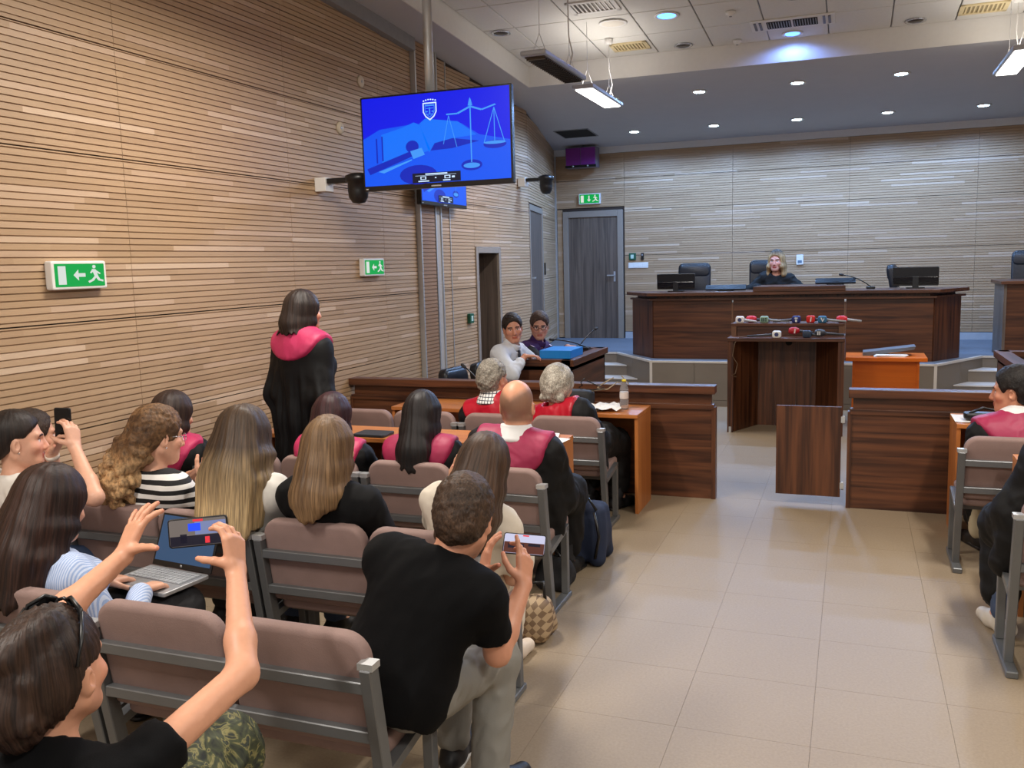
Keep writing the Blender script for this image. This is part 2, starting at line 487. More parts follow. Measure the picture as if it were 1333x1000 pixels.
for x0, x1 in zip(gx, gx[1:]):
    for k in range(16):
        tile(x0, x1, RY1 - 0.012 - 0.70 * (k + 1), RY1 - 0.012 - 0.70 * k)

# raised dais, fascia panels and steps
dz = 0.55
cl = lambda y: -2.34 - 0.68 * (y - 11.1)
crr = lambda y: 0.89 + 0.58 * (y - 11.1)
dais = tag(MB().prism([(-2.34,11.1),(0.89,11.1),(1.47,12.1),(XR,12.1),(XR,YB),(-4.60,YB),(-4.16,12.1),(-3.02,12.1)], 0, dz - 0.012).build('dais', M_taupe), kind='structure')
MB().prism([(-2.32,11.13),(0.87,11.13),(1.45,12.12),(XR,12.12),(XR,YB),(-4.60,YB),(-4.16,12.12),(-3.0,12.12)], dz - 0.012, dz).build('carpet', M_carpet, dais)
def fascia(a, b, n):
    a = Vector(a); b = Vector(b); t = (b - a).normalized(); L = (b - a).length; nn = Vector((t.y, -t.x, 0))
    Mx = frame_M(a, t, (0, 0, 1), nn)
    for k in range(n):
        MB().box((L*k/n + 0.002, 0.075, 0), (L*(k+1)/n - 0.002, dz - 0.022, 0.010), Mx).build('fascia_panel', M_taupe, dais, bevel=0.001, seg=1)
    MB().box((0, 0.0, 0), (L, 0.07, 0.008), Mx).build('kick_strip', M_taupe, dais)
    MB().box((-0.01, dz - 0.02, -0.02), (L + 0.01, dz + 0.004, 0.016), Mx).build('edge_trim', M_nosing, dais)
fascia((-2.34, 11.1, 0), (0.89, 11.1, 0), 6)
fascia((-3.02, 12.1, 0), (-2.34, 11.1, 0), 2)
fascia((0.89, 11.1, 0), (1.47, 12.1, 0), 2)
for x in (-2.34, 0.89):
    MB().box((x - 0.016, 11.084, 0), (x + 0.016, 11.105, dz)).build('corner_trim', M_nosing, dais)
for side in (0, 1):
    st = tag(MB().box((0, 0, 0), (0.01, 0.01, 0.01)).build('trim_6' if side == 0 else 'trim_7', M_taupe), kind='structure')
    st.location = (-3.6 if side == 0 else 2.5, 12.09, 0.0)
    for k in range(3):
        z1 = dz * (3 - k) / 4; y0 = 12.1 - 0.32 * (k + 1)
        if side == 0: outl = [(-4.055, y0), (cl(y0) - 0.012, y0), (-3.03, 12.09), (-4.055, 12.09)]
        else: outl = [(crr(y0) + 0.012, y0), (XR, y0), (XR, 12.09), (1.48, 12.09)]
        o = MB().prism(outl, 0, z1 - 0.012).build('step', M_taupe, st); o.matrix_parent_inverse = Matrix.Translation(-Vector(st.location))
        b = [(outl[0][0], y0 - 0.015), (outl[1][0], y0 - 0.015), outl[1], outl[2], outl[3], outl[0]] if side == 0 else [(outl[0][0], y0 - 0.015), (outl[1][0], y0 - 0.015), outl[1], outl[2], outl[3], outl[0]]
        o = MB().prism(b, z1 - 0.012, z1).build('tread', M_nosing, st); o.matrix_parent_inverse = Matrix.Translation(-Vector(st.location))
    o = MB().box((-4.055 if side == 0 else 1.47, 12.085, dz - 0.02), (-3.02 if side == 0 else XR, 12.10, dz + 0.004)).build('top_nosing', M_nosing, st); o.matrix_parent_inverse = Matrix.Translation(-Vector(st.location))

# ------------------------------------------------------------------ ceiling fixtures
M_lampmetal = mat('lamp_grey_metal', (186, 190, 198), 0.4, 0.3, var=0.05)
M_lampon = emit_mat('lamp_diffuser_lit', (255, 250, 240), 7.0)
M_louvre = mat('dark_louvre', (84, 74, 66), 0.3, 0.7, var=0.4, scale=40)
M_wire = mat('thin_wire', (205, 205, 205), 0.4)
def hanging_lamp(x, y0, y1, lit, label, power=62):
    zc = soff((y0 + y1) / 2) + 0.23; zb = 3.45
    L = empty('hanging_lamp', (x, (y0 + y1) / 2, zb), 0, label, 'lamp', 'hanging ceiling lamps')
    h = (y1 - y0) / 2
    MB().box((-0.11, -h, 0.012), (0.11, h, 0.055)).build('housing', M_lampmetal, L, bevel=0.012)
    MB().box((-0.085, -h + 0.05, 0.004), (0.085, h - 0.05, 0.013)).build('diffuser', M_lampon if lit else M_louvre, L)
    if not lit:
        lv = MB()
        for k in range(22):
            yy = -h + 0.08 + k * (2 * h - 0.16) / 21
            lv.box((-0.08, yy - 0.003, -0.012), (0.08, yy + 0.003, 0.004))
        lv.build('louvre', mat('louvre_blade', (120, 108, 96), 0.25, 0.8), L)
    for yy in (-h + 0.18, h - 0.18):
        MB().tube([(-0.05, yy - 0.04, 0.055), (0, yy, 0.22), (0, yy, zc - zb)], 0.0025, 5).build('wire', M_wire, L)
        MB().tube([(0.05, yy + 0.04, 0.055), (0, yy, 0.22)], 0.0025, 5).build('wire', M_wire, L)
    yy = h - 0.3
    MB().tube([(0.03, yy, 0.055), (0.06, yy + 0.03, 0.2), (0.035, yy, 0.35), (0.04, yy - 0.03, zc - zb - 0.06)], 0.006, 6).build('power_cord', M_white, L)
    MB().lathe([(0.0, zc - zb - 0.075), (0.04, zc - zb - 0.07), (0.045, zc - zb - 0.03), (0.02, zc - zb)], (0.04, yy - 0.03, 0), 12).build('ceiling_rose', M_white, L)
    if lit:
        for up in (0, 1):
            ld = bpy.data.lights.new('lamp_light', 'AREA'); ld.shape = 'RECTANGLE'; ld.size = 0.17; ld.size_y = 2 * h - 0.1
            ld.energy = power * (0.16 if up else 1.0); ld.color = (1.0, 0.93, 0.84)
            lo = bpy.data.objects.new('lamp_light', ld); link(lo, L)
            lo.location = (0, 0, 0.075 if up else -0.002); lo.rotation_euler = (pi if up else 0, 0, 0)
    return L
hanging_lamp(-2.46, 7.16, 8.36, False, 'unlit hanging strip lamp with dark louvre above the television')
hanging_lamp(-2.49, 8.71, 9.92, True, 'lit hanging strip lamp beyond the unlit one', 32)
hanging_lamp(1.32, 8.85, 10.05, True, 'lit hanging strip lamp on the side away from the television', 32)
for yy in (0.6, 4.4):  # lamps out of view, added as light sources over the seats
    for xx in (-2.46, 1.32):
        hanging_lamp(xx, yy - 0.6, yy + 0.6, True, 'added unseen lit strip lamp above the ' + ('rear' if yy < 2 else 'front') + ' public seats ' + ('by the slatted wall' if xx < 0 else 'across the aisle'))

M_dl = emit_mat('downlight_cool', (196, 236, 255), 26.0)
M_dlb = emit_mat('downlight_blue', (70, 130, 255), 5.0)
M_chrome = mat('chrome_ring', (205, 208, 212), 0.2, 0.9)
def downlight(x, y, dzc, lit, label, power=92, blue=False, r=0.075):
    z = soff(y) + dzc
    L = empty('ceiling_downlight', (x, y, z), 0, label, 'downlight', 'recessed ceiling downlights')
    L.rotation_euler = (TA, 0, 0)
    MB().lathe([(r, -0.001), (r + 0.02, -0.002), (r + 0.02, -0.010), (r, -0.014), (r - 0.012, -0.006), (r - 0.012, -0.001)], (0, 0, 0), 20).build('ring', M_chrome if not lit else M_white, L)
    MB().lathe([(0.001, -0.006), (r - 0.012, -0.005), (r - 0.013, -0.009), (0.001, -0.012)], (0, 0, 0), 16).build('lens', M_dlb if blue else (M_dl if lit else M_louvre), L)
    if lit:
        ld = bpy.data.lights.new('downlight_beam', 'SPOT'); ld.energy = power; ld.color = (0.20, 0.36, 1.0) if blue else (0.30, 0.53, 1.0)
        ld.spot_size = radians(168); ld.spot_blend = 0.35; ld.shadow_soft_size = 0.06
        lo = bpy.data.objects.new('downlight_beam', ld); link(lo, L); lo.location = (0, 0, -0.03)
    return L
RL = ['closest to the slatted side wall', 'second from the slatted side wall', 'under the air unit', 'second from the far strip lamp', 'right behind the far strip lamp']
BL = ['in front of the purple loudspeaker', 'above the empty armchair', 'above the judge', 'above the turned armchair', 'above the side bench']
for x, y in ((-2.83, 11.18), (-1.77, 11.24), (-0.65, 11.24), (0.45, 11.26), (1.55, 11.26)):
    downlight(x, y, 0, True, 'lit cool downlight in the row beside the recess, ' + RL.pop(0))
for x, y in ((-3.03, 13.30), (-1.89, 13.30), (-0.77, 13.32), (0.38, 13.32), (1.52, 13.34)):
    downlight(x, y, 0, True, 'lit cool downlight near the back wall, ' + BL.pop(0))
DT = 0.228
downlight(-1.74, 9.06, DT, True, 'blue downlight among the ceiling tiles by the round speaker', 12, True, 0.10)
downlight(-0.64, 10.10, DT, True, 'blue downlight below the slotted air unit', 14, True, 0.085)
for x, y, t in ((-3.42, 8.98, 'unlit chrome downlight by the recess side above the television'), (-1.76, 10.10, 'unlit chrome downlight in the tile by the recess edge'), (0.52, 10.12, 'unlit chrome downlight between air unit and far vent'), (-0.55, 8.95, 'unlit chrome downlight in the tile above the air unit')):
    downlight(x, y, DT, False, t, r=0.08)
def vent(x, y, label, w=0.46, warm=False):
    V = empty('air_vent', (x, y, soff(y) + DT), 0, label, 'air vent', 'ceiling air vents'); V.rotation_euler = (TA, 0, 0)
    mf = mat('vent_cream', (214, 196, 150), 0.5) if warm else M_white
    d = w * 0.72
    MB().box((-w/2, -d/2, -0.012), (w/2, -d/2 + 0.04, 0)).box((-w/2, d/2 - 0.04, -0.012), (w/2, d/2, 0)).box((-w/2, -d/2, -0.012), (-w/2 + 0.04, d/2, 0)).box((w/2 - 0.04, -d/2, -0.012), (w/2, d/2, 0)).build('frame', mf, V)
    MB().box((-w/2 + 0.04, -d/2 + 0.04, -0.003), (w/2 - 0.04, d/2 - 0.04, 0)).build('backing', M_louvre if not warm else mat('vent_shade', (150, 134, 96), 0.6), V)
    n = 9
    for k in range(n):
        xx = -w/2 + 0.06 + k * (w - 0.12) / (n - 1)
        MB().box((xx - 0.008, -d/2 + 0.04, -0.010), (xx + 0.008, d/2 - 0.04, -0.003)).build('slat', mf, V)
    return V
vent(-2.33, 8.55, 'square white louvred vent nearest the hanging lamp cords')
vent(-2.30, 9.92, 'cream louvred vent in the tile by the lit strip lamp', 0.40, True)
vent(1.10, 9.95, 'cream louvred vent at the far end beyond the air unit', 0.42, True)
V = empty('air_unit', (-0.62, 9.72, soff(9.72) + DT), 0, 'wide white slotted ceiling air unit with two dark grilles', 'air unit'); V.rotation_euler = (TA, 0, 0)
MB().box((-0.40, -0.17, -0.012), (0.40, 0.17, 0)).build('plate', M_white, V, bevel=0.004)
for s in (-1, 1):
    g = MB().box((-0.115 + s * 0.125, -0.11, -0.016), (0.115 + s * 0.125, 0.11, -0.012)).build('grille', M_darkvoid, V)
    for k in range(9):
        xx = s * 0.125 - 0.10 + k * 0.025
        MB().box((xx - 0.004, -0.105, -0.022), (xx + 0.004, 0.105, -0.016)).build('grille_bar', M_greytrim, g)
    for q in (0.30, 0.35):
        MB().box((s * q - 0.012, -0.12, -0.018), (s * q + 0.012, 0.12, -0.012)).build('slot', M_louvre, V)
o = empty('ceiling_speaker', (-2.28, 9.10, soff(9.10) + DT), 0, 'round white flush speaker between the two vents', 'speaker')
MB().lathe([(0.001, -0.014), (0.09, -0.012), (0.125, -0.006), (0.13, 0.0)], (0, 0, 0), 24).build('grille', mat('speaker_cloth', (222, 216, 204), 0.7, bump=0.3, bscale=200), o)
MB().lathe([(0.128, -0.008), (0.142, -0.008), (0.142, 0.0), (0.128, 0.0)], (0, 0, 0), 24).build('rim', M_white, o)
for x, y, t in ((-1.15, 9.18, 'white smoke detector in a tile beyond the blue downlight'), (-1.20, 10.14, 'small white detector by the recess edge next to the air unit'), (-3.42, 10.1, 'small white detector in the recess corner')):
    o = empty('smoke_detector', (x, y, soff(y) + DT), 0, t, 'detector', 'ceiling detectors')
    MB().lathe([(0.001, -0.045), (0.025, -0.044), (0.032, -0.030), (0.045, -0.024), (0.05, 0.0)], (0, 0, 0), 18).build('body', M_white, o)
    MB().lathe([(0.001, -0.052), (0.012, -0.050), (0.014, -0.044)], (0, 0, 0), 12).build('sensor', M_greytrim, o)
# open hatch in the soffit corner
hy0, hy1 = 12.85, 13.40
H = empty('ceiling_hatch', (-3.86, 13.12, soff(13.12)), 0, 'open square ceiling hatch showing a dark void near the corner', 'hatch'); H.rotation_euler = (TA, 0, 0)
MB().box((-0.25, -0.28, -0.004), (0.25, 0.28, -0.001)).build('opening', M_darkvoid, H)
MB().box((-0.26, -0.29, -0.008), (0.26, -0.27, -0.001)).box((-0.26, 0.27, -0.008), (0.26, 0.29, -0.001)).box((-0.26, -0.29, -0.008), (-0.245, 0.29, -0.001)).box((0.245, -0.29, -0.008), (0.26, 0.29, -0.001)).build('frame', M_greytrim, H)
# ------------------------------------------------------------------ furniture
WD, WL = (54, 28, 17), (104, 62, 38)
M_wx = wood('walnut_along', WD, WL, 'X', 0.38)
M_wz = wood('walnut_upright', WD, WL, 'Z', 0.38)
M_wy = wood('walnut_across', WD, WL, 'Y', 0.38)
M_wedge = mat('walnut_edge', (112, 78, 56), 0.4, var=0.1)
M_or = wood('orange_beech', (172, 102, 50), (196, 126, 66), 'X', 0.35, 0.6)
M_orz = wood('orange_beech_upright', (168, 98, 48), (192, 122, 64), 'Z', 0.35, 0.6)
M_orb = wood('bright_orange_laminate', (206, 98, 16), (226, 116, 28), 'X', 0.3, 0.5)
M_steel = mat('grey_painted_steel', (112, 114, 116), 0.4, 0.45, var=0.08)
M_uph = mat('dusty_pink_velour', (142, 118, 112), 0.8, var=0.14, scale=14, bump=0.25, bscale=220)
M_leather = mat('black_leather', (22, 24, 30), 0.38, var=0.2, scale=8, bump=0.15, bscale=90)
M_paper = mat('white_paper', (232, 230, 226), 0.7, var=0.03)
M_screen_off = mat('dark_screen', (12, 13, 16), 0.18, var=0.1)

# judges' bench
B = empty('judge_bench', (-0.75, 11.4, dz), 0, 'long dark walnut judges bench with raised centre on the dais', 'bench')
def bb(mb, name, m, **k):
    o = mb.build(name, m, B, **k); o.matrix_parent_inverse = Matrix.Translation((0.75, -11.4, -dz)); return o
for x0, x1 in ((-2.37, -1.395), (-1.375, -0.09), (-0.07, 0.87)):
    bb(MB().box((x0, 11.40, dz), (x1, 11.43, 1.30)), 'front_panel', M_wx)
for x in (-1.385, -0.08):
    bb(MB().box((x - 0.009, 11.395, dz), (x + 0.009, 11.42, 1.25)), 'joint_strip', M_wedge)
for a, b in (((-2.37, 11.415, 0), (-2.74, 11.90, 0)), ((0.87, 11.415, 0), (1.19, 11.90, 0))):
    a = Vector(a); b = Vector(b); zc = Vector((0, 0, (dz + 1.30) / 2))
    bb(MB().bar(a + zc, b + zc, 0.03, 1.30 - dz), 'side_panel', M_wz)
bb(MB().prism([(-2.43, 11.30), (0.93, 11.30), (1.28, 11.84), (1.28, 12.05), (-2.82, 12.05), (-2.82, 11.84)], 1.345, 1.385), 'top', M_wx, bevel=0.004)
bb(MB().prism([(-2.40, 11.34), (0.90, 11.34), (1.25, 11.88), (1.10, 11.96), (-2.62, 11.96), (-2.78, 11.88)], 1.285, 1.31), 'ledge', M_wx)
bb(MB().prism([(-2.33, 11.42), (0.83, 11.42), (1.14, 11.92), (-2.69, 11.92)], 1.31, 1.345), 'neck', M_wz)
bb(MB().prism([(-1.13, 11.29), (-0.08, 11.29), (-0.12, 12.0), (-1.09, 12.0)], 1.385, 1.445), 'raised_top', M_wx, bevel=0.004)

def office_chair(x, y, z, rz, top, label, w=0.46, group='black judges chairs'):
    ch = empty('office_chair', (x, y, z), rz, label, 'chair', group)
    # faces local -Y (towards the public); back is at +Y
    h = top
    Mb = Matrix.Translation((0, 0.22, 0)) @ Matrix.Rotation(radians(-9), 4, 'X')
    bk = MB(); bk.prism(rrect(w, h - 0.50, 0.07), -0.045, 0.045, Mb @ Matrix.Translation((0, 0, 0.50 + (h - 0.50) / 2)) @ Matrix.Rotation(pi/2, 4, 'X'))
    bk.build('backrest', M_leather, ch, bevel=0.02, smooth=True)
    hd = MB(); hd.prism(rrect(w * 0.96, 0.17, 0.06), -0.06, 0.05, Mb @ Matrix.Translation((0, -0.005, h - 0.11)) @ Matrix.Rotation(pi/2, 4, 'X'))
    hd.build('head_cushion', M_leather, ch, bevel=0.02, smooth=True)
    MB().prism(rrect(0.48, 0.48, 0.08), 0.40, 0.49).build('seat', M_leather, ch, bevel=0.025, smooth=True)
    for s in (-1, 1):
        MB().tube([(s*0.25, 0.16, 0.44), (s*0.29, 0.14, 0.62), (s*0.28, 0.0, 0.66), (s*0.28, -0.16, 0.65), (s*0.25, -0.17, 0.46)], 0.018, 8).build('armrest', M_black, ch)
    MB().tube([(0, 0, 0.08), (0, 0, 0.41)], 0.03, 10).build('column', M_chrome, ch)
    for k in range(5):
        a = 2*pi*k/5 + 0.3
        lg = MB().tube([(0, 0, 0.09), (0.27*cos(a), 0.27*sin(a), 0.055)], [0.028, 0.018], 8).build('leg', M_black, ch)
        MB().lathe([(0.012, -0.02), (0.027, -0.015), (0.027, 0.015), (0.012, 0.02)], (0.28*cos(a), 0.28*sin(a), 0.027), 12, Matrix.Rotation(pi/2, 4, Vector((cos(a), sin(a), 0)))).build('caster', M_black, lg)
    return ch
office_chair(-2.09, 12.62, dz, 0.05, 1.20, 'empty black leather armchair behind the monitor by the dais door side', 0.45)
office_chair(-1.08, 12.66, dz, 0.12, 1.22, 'black leather armchair in which the judge sits', 0.46)
office_chair(0.86, 12.95, dz, 1.45, 1.12, 'black leather armchair turned sideways behind the other upright monitor', 0.42)
office_chair(2.10, 12.95, dz, -0.1, 1.26, 'black leather armchair behind the smaller side bench', 0.44)

def monitor(x, y, z, w, h, tilt, rz, label):
    mo = empty('monitor', (x, y, z), rz, label, 'monitor', 'monitors on the judges bench')
    T = Matrix.Rotation(tilt, 4, 'X')
    zc = (h / 2 + 0.03)
    MB().prism(rrect(w, h, 0.012), -0.012, 0.012, Matrix.Translation((0, 0, zc * cos(tilt))) @ T @ Matrix.Rotation(pi/2, 4, 'X')).build('casing', M_black, mo, bevel=0.004)
    MB().prism(rrect(w * 0.97, h * 0.36, 0.01), -0.004, 0.012, Matrix.Translation((0, -0.016, zc * cos(tilt) - h * 0.2 * cos(tilt))) @ T @ Matrix.Rotation(pi/2, 4, 'X')).build('rear_bulge', M_screen_off, mo, bevel=0.004)
    MB().prism(rrect(w * 0.95, h * 0.93, 0.006), -0.002, 0.002, Matrix.Translation((0, 0.014, zc * cos(tilt))) @ T @ Matrix.Rotation(pi/2, 4, 'X')).build('screen', M_screen_off, mo)
    MB().box((-0.035, -0.03, 0.0), (0.035, -0.01, zc * cos(tilt))).build('stand', M_black, mo, bevel=0.004)
    MB().prism(rrect(0.2, 0.14, 0.03), 0.0, 0.012).build('base', M_black, mo)
    return mo
monitor(-2.14, 11.72, 1.385, 0.49, 0.20, 0.08, 0.0, 'upright black monitor in front of the empty armchair')
monitor(-1.50, 11.66, 1.385, 0.50, 0.10, -1.0, 0.0, 'low tilted black screen between upright monitor and judge')
monitor(-0.20, 11.66, 1.445, 0.46, 0.10, -1.0, 0.0, 'low tilted black screen beside the judge near the gooseneck microphone')
monitor(0.69, 11.72, 1.385, 0.50, 0.22, 0.05, 0.0, 'upright black monitor at the far end by the turned armchair')

def gooseneck(name, base, tip, label, bend=(0, 0, 0.05), plate=0.10, group='gooseneck microphones'):
    bs = Vector(base); tp = Vector(tip); g = empty(name, bs, 0, label, 'microphone', group)
    d = tp - bs
    MB().prism(rrect(plate, plate * 1.3, 0.012), 0.0, 0.03).build('base', M_black, g, bevel=0.006)
    pts = [Vector((0, 0, 0.028)) * (1 - t) + d * t + Vector(bend) * (4 * t * (1 - t)) for t in (0, 0.2, 0.4, 0.6, 0.8, 0.93)]
    MB().tube(pts, 0.006, 8).build('neck', M_black, g)
    e = (pts[-1] - pts[-2]).normalized()
    MB().tube([pts[-1], pts[-1] + e * 0.012, pts[-1] + e * 0.05, pts[-1] + e * 0.058], [0.007, 0.013, 0.013, 0.006], 10).build('head', mat('mic_grille', (30, 30, 32), 0.7, bump=0.4, bscale=400), g)
    return g
gooseneck('gooseneck_microphone', (0.20, 11.75, 1.385), (-0.13, 11.62, 1.56), 'gooseneck microphone on the judges bench leaning towards the judge', (0, 0, 0.03))

# side bench on the dais, partly in view
S = empty('side_bench', (2.2, 12.2, dz), 0, 'walnut side bench, its end panel greyed to look lit, at the dais side', 'bench')
MB().box((-0.53, -0.35, 0), (0.9, -0.32, 0.86)).build('front_panel', M_wx, S)
MB().box((-0.56, -0.36, 0), (-0.53, 0.4, 0.86)).build('end_panel', M_doorwood, S)  # grey veneer colours in the light falling on this end
MB().prism([(-0.60, -0.42), (1.0, -0.42), (1.0, 0.45), (-0.60, 0.45)], 0.86, 0.90).build('top', M_wx, S, bevel=0.004)

# lectern with two shelves
Lc = empty('lectern', (-0.63, 9.70, 0), 0, 'dark walnut lectern open towards the public with microphones on top', 'lectern')
def lp(mb, n, m, **k):
    o = mb.build(n, m, Lc, **k); o.matrix_parent_inverse = Matrix.Translation((0.63, -9.70, 0)); return o
zc = Vector((0, 0, 0.475))
for s, (a, b) in (('l', ((-1.16, 9.47, 0), (-0.95, 9.95, 0))), ('r', ((-0.10, 9.47, 0), (-0.33, 9.95, 0)))):
    lp(MB().bar(Vector(a) + zc, Vector(b) + zc, 0.035, 0.95), 'side_panel', M_wz)
for x in (-1.165, -0.095):
    lp(MB().box((x - 0.03, 9.44, 0), (x + 0.03, 9.50, 0.95)), 'post', M_wz, bevel=0.003)
for k in range(3):
    x0 = -0.96 + 0.207 * k
    lp(MB().box((x0 + 0.001, 9.945, 0), (x0 + 0.206, 9.97, 0.95)), 'back_board', M_wz)
lp(MB().box((-1.20, 9.42, 0.95), (-0.06, 10.0, 0.985)), 'lower_shelf', M_wx, bevel=0.004)
lp(MB().box((-1.17, 9.70, 0.985), (-0.09, 9.73, 1.085)), 'riser', M_wx)
for x in (-1.16, -0.10):
    lp(MB().box((x - 0.025, 9.66, 0.985), (x + 0.025, 9.73, 1.085)), 'shelf_bracket', M_wedge)
lp(MB().box((-1.19, 9.68, 1.085), (-0.07, 10.02, 1.115)), 'upper_shelf', M_wx, bevel=0.004)
lp(MB().lathe([(0.001, 0), (0.035, 0.0), (0.035, 0.02), (0.001, 0.02)], (-0.62, 9.94, 0.90), 14, Matrix.Rotation(pi/2, 4, 'X')), 'cable_hole', M_darkvoid)
for x in (-1.165, -0.095):
    lp(MB().box((x - 0.012, 9.432, 0.0), (x + 0.012, 9.442, 0.06)), 'foot_bracket', M_alu)

# press microphones on the lectern
def press_mic(x, y, z, ang, rgb, mark, label, cube=True, length=0.17, hrgb=(60, 62, 66)):
    g = empty('press_microphone', (x, y, z), ang, label, 'microphone', 'press microphones on the lectern')
    mc = mat('mic_%d_%d_%d' % rgb, rgb, 0.5, var=0.08)
    if cube:
        MB().prism(rrect(0.085, 0.072, 0.02), -0.036, 0.036, Matrix.Translation((0, 0, 0.036)) @ Matrix.Rotation(pi/2, 4, 'X')).build('flag_cube', mc, g, bevel=0.012, smooth=True)
    else:
        MB().tube([(-0.052, 0, 0.036), (-0.045, 0, 0.036), (-0.02, 0, 0.036), (0.02, 0, 0.036), (0.048, 0, 0.036), (0.055, 0, 0.036)], [0.012, 0.028, 0.037, 0.037, 0.026, 0.012], 14).build('foam', mc, g)
    MB().tube([(0.04, 0, 0.034), (0.07, 0, 0.03), (0.07 + length, 0, 0.016)], [0.016, 0.013, 0.010], 10).build('handle', mat('mic_handle_%d' % hrgb[0], hrgb, 0.4), g)
    if mark:
        mm, shp = mark
        mb = MB()
        for poly in shp:
            mb.prism([(px * 0.03, pz * 0.03) for px, pz in poly], 0.0, 0.0012, Matrix.Translation((0, -0.0365, 0.036)) @ Matrix.Rotation(pi/2, 4, 'X'))
        mb.build('logo', mat('mic_mark_%d' % mm[0], mm, 0.5), g)
    return g
disc = [[(0.7 * cos(2*pi*k/10), 0.7 * sin(2*pi*k/10)) for k in range(10)]]
lett = [[(-0.9, -0.6), (-0.5, -0.6), (-0.5, 0.6), (-0.9, 0.6)], [(-0.3, -0.6), (0.1, -0.6), (0.1, 0.6), (-0.3, 0.6)], [(0.3, -0.6), (0.9, -0.6), (0.9, -0.2), (0.3, -0.2)], [(0.3, 0.1), (0.9, 0.1), (0.9, 0.6), (0.3, 0.6)]]
afig = [[(-0.5, -0.7), (0.5, -0.7), (0.5, -0.3), (-0.5, -0.3)], [(-0.3, 0.0), (0.3, 0.0), (0.3, 0.8), (-0.3, 0.8)]]
tick = [[(-0.6, 0.7), (-0.2, 0.7), (0.1, -0.2), (0.6, 0.5), (0.7, 0.2), (0.1, -0.8)]]
one = [[(-0.25, -0.8), (0.2, -0.8), (0.35, 0.8), (0.0, 0.8)]]
ZU, ZL = 1.115, 0.985
press_mic(-1.105, 9.74, ZU, 0.0, (236, 234, 232), ((50, 60, 110), disc), 'white cube microphone with round emblem at the lectern end', True, 0.10, (200, 200, 204))
press_mic(-1.00, 9.84, ZU, 0.0, (206, 26, 48), None, 'red foam microphone just behind the white cube one', False, 0.12)
press_mic(-0.86, 9.76, ZU, 0.0, (140, 170, 150), ((36, 70, 60), lett), 'pale green cube microphone with dark lettering', True, 0.18, (150, 154, 156))
press_mic(-0.54, 9.76, ZU, pi, (24, 38, 110), None, 'navy cube microphone with white figure', True, 0.16, (92, 94, 98))
press_mic(-0.40, 9.80, ZU, 0.0, (214, 36, 30), ((250, 230, 230), one), 'red cube microphone between the navy and teal ones', True, 0.10)
press_mic(-0.285, 9.74, ZU, 0.0, (50, 110, 150), ((236, 240, 240), tick), 'teal cube microphone with white tick mark', True, 0.16, (150, 154, 158))
press_mic(-0.10, 9.78, ZU, 0.0, (206, 22, 40), None, 'red foam microphone at the lectern end by the orange table', False, 0.12, (170, 170, 174))
press_mic(-0.71, 9.46, ZL, pi, (232, 232, 228), ((50, 54, 60), disc), 'white cube microphone with dark emblem on the lower shelf', True, 0.22)
for o in [x for x in bpy.data.objects if x.name.startswith('press_microphone')]:
    if o.get('label', '').startswith('navy') or o.get('label', '').startswith('white cube microphone with dark'):
        mb = MB()
        for poly in (afig if o['label'].startswith('navy') else disc):
            mb.prism([(px * 0.03, pz * 0.03) for px, pz in poly], 0.0, 0.0012, Matrix.Translation((0, 0.0365, 0.036)) @ Matrix.Rotation(-pi/2, 4, 'X'))
        mb.build('logo', mat('mic_mark_236' if o['label'].startswith('navy') else 'mic_mark_50', (236, 240, 240), 0.5), o)
press_mic(-0.55, 9.54, ZL + 0.03, 0.25, (176, 22, 36), ((240, 220, 220), one), 'dark red foam microphone on the lower shelf', False, 0.12)
g = press_mic(-0.42, 9.50, ZL, 0.0, (40, 56, 78), None, 'dark blue recorder on the lower shelf', True, 0.05)
press_mic(-0.30, 9.52, ZL + 0.01, 0.1, (54, 58, 66), ((220, 222, 224), lett[:2]), 'grey black microphone with pale stripes on the lower shelf', False, 0.16)
cb = MB().tube([(-1.0, 9.60, 0.99), (-1.08, 9.46, 0.99), (-1.12, 9.41, 0.93), (-1.14, 9.41, 0.80), (-1.09, 9.41, 0.72), (-1.11, 9.41, 0.62), (-1.15, 9.41, 0.60), (-1.10, 9.41, 0.585)], 0.004, 6).build('microphone_cable', mat('brown_cable', (110, 88, 66), 0.5))
tag(cb, 'thin brown cable dangling down the lectern post', 'cable')

# small bright orange table
T = empty('orange_table', (0.335, 10.22, 0), 0, 'small bright orange table beside the lectern', 'table')
MB().box((-0.39, -0.24, 0.70), (0.39, 0.28, 0.74)).build('tabletop', M_orb, T, bevel=0.003)
MB().box((-0.30, -0.14, 0.04), (0.30, -0.12, 0.70)).build('front_panel', M_orb, T)
for s in (-1, 1):
    MB().box((s*0.31 - 0.012, -0.16, 0.0), (s*0.31 + 0.012, 0.24, 0.70)).build('side_panel', M_orb, T)
MB().prism([(-0.25, 0.0), (0.25, 0.0), (0.27, 0.03), (-0.24, 0.045)], -0.13, 0.13, Matrix.Translation((0.36, 10.28, 0.755)) @ Matrix.Rotation(radians(-9), 4, 'Y') @ Matrix.Rotation(pi/2, 4, 'X')).build('grey_folder', mat('grey_binder', (96, 100, 108), 0.5)).matrix_world.translation.z += 0.015
o = bpy.data.objects['grey_folder']; tag(o, 'slanting grey document folder lying on papers on the orange table', 'folder')
for k in range(3):
    q = MB().box((-0.15, -0.10, 0), (0.15, 0.10, 0.006)).build('paper_sheet', M_paper, None, loc=(0.37 + 0.01 * k, 10.14, 0.7405 + 0.0065 * k)); q.rotation_euler = (0, 0, 0.06 * k)
    tag(q, 'white paper under the grey folder on the orange table, ' + ('lowest of the stack', 'middle of the stack', 'topmost of the stack')[k], 'paper', 'papers on the orange table')

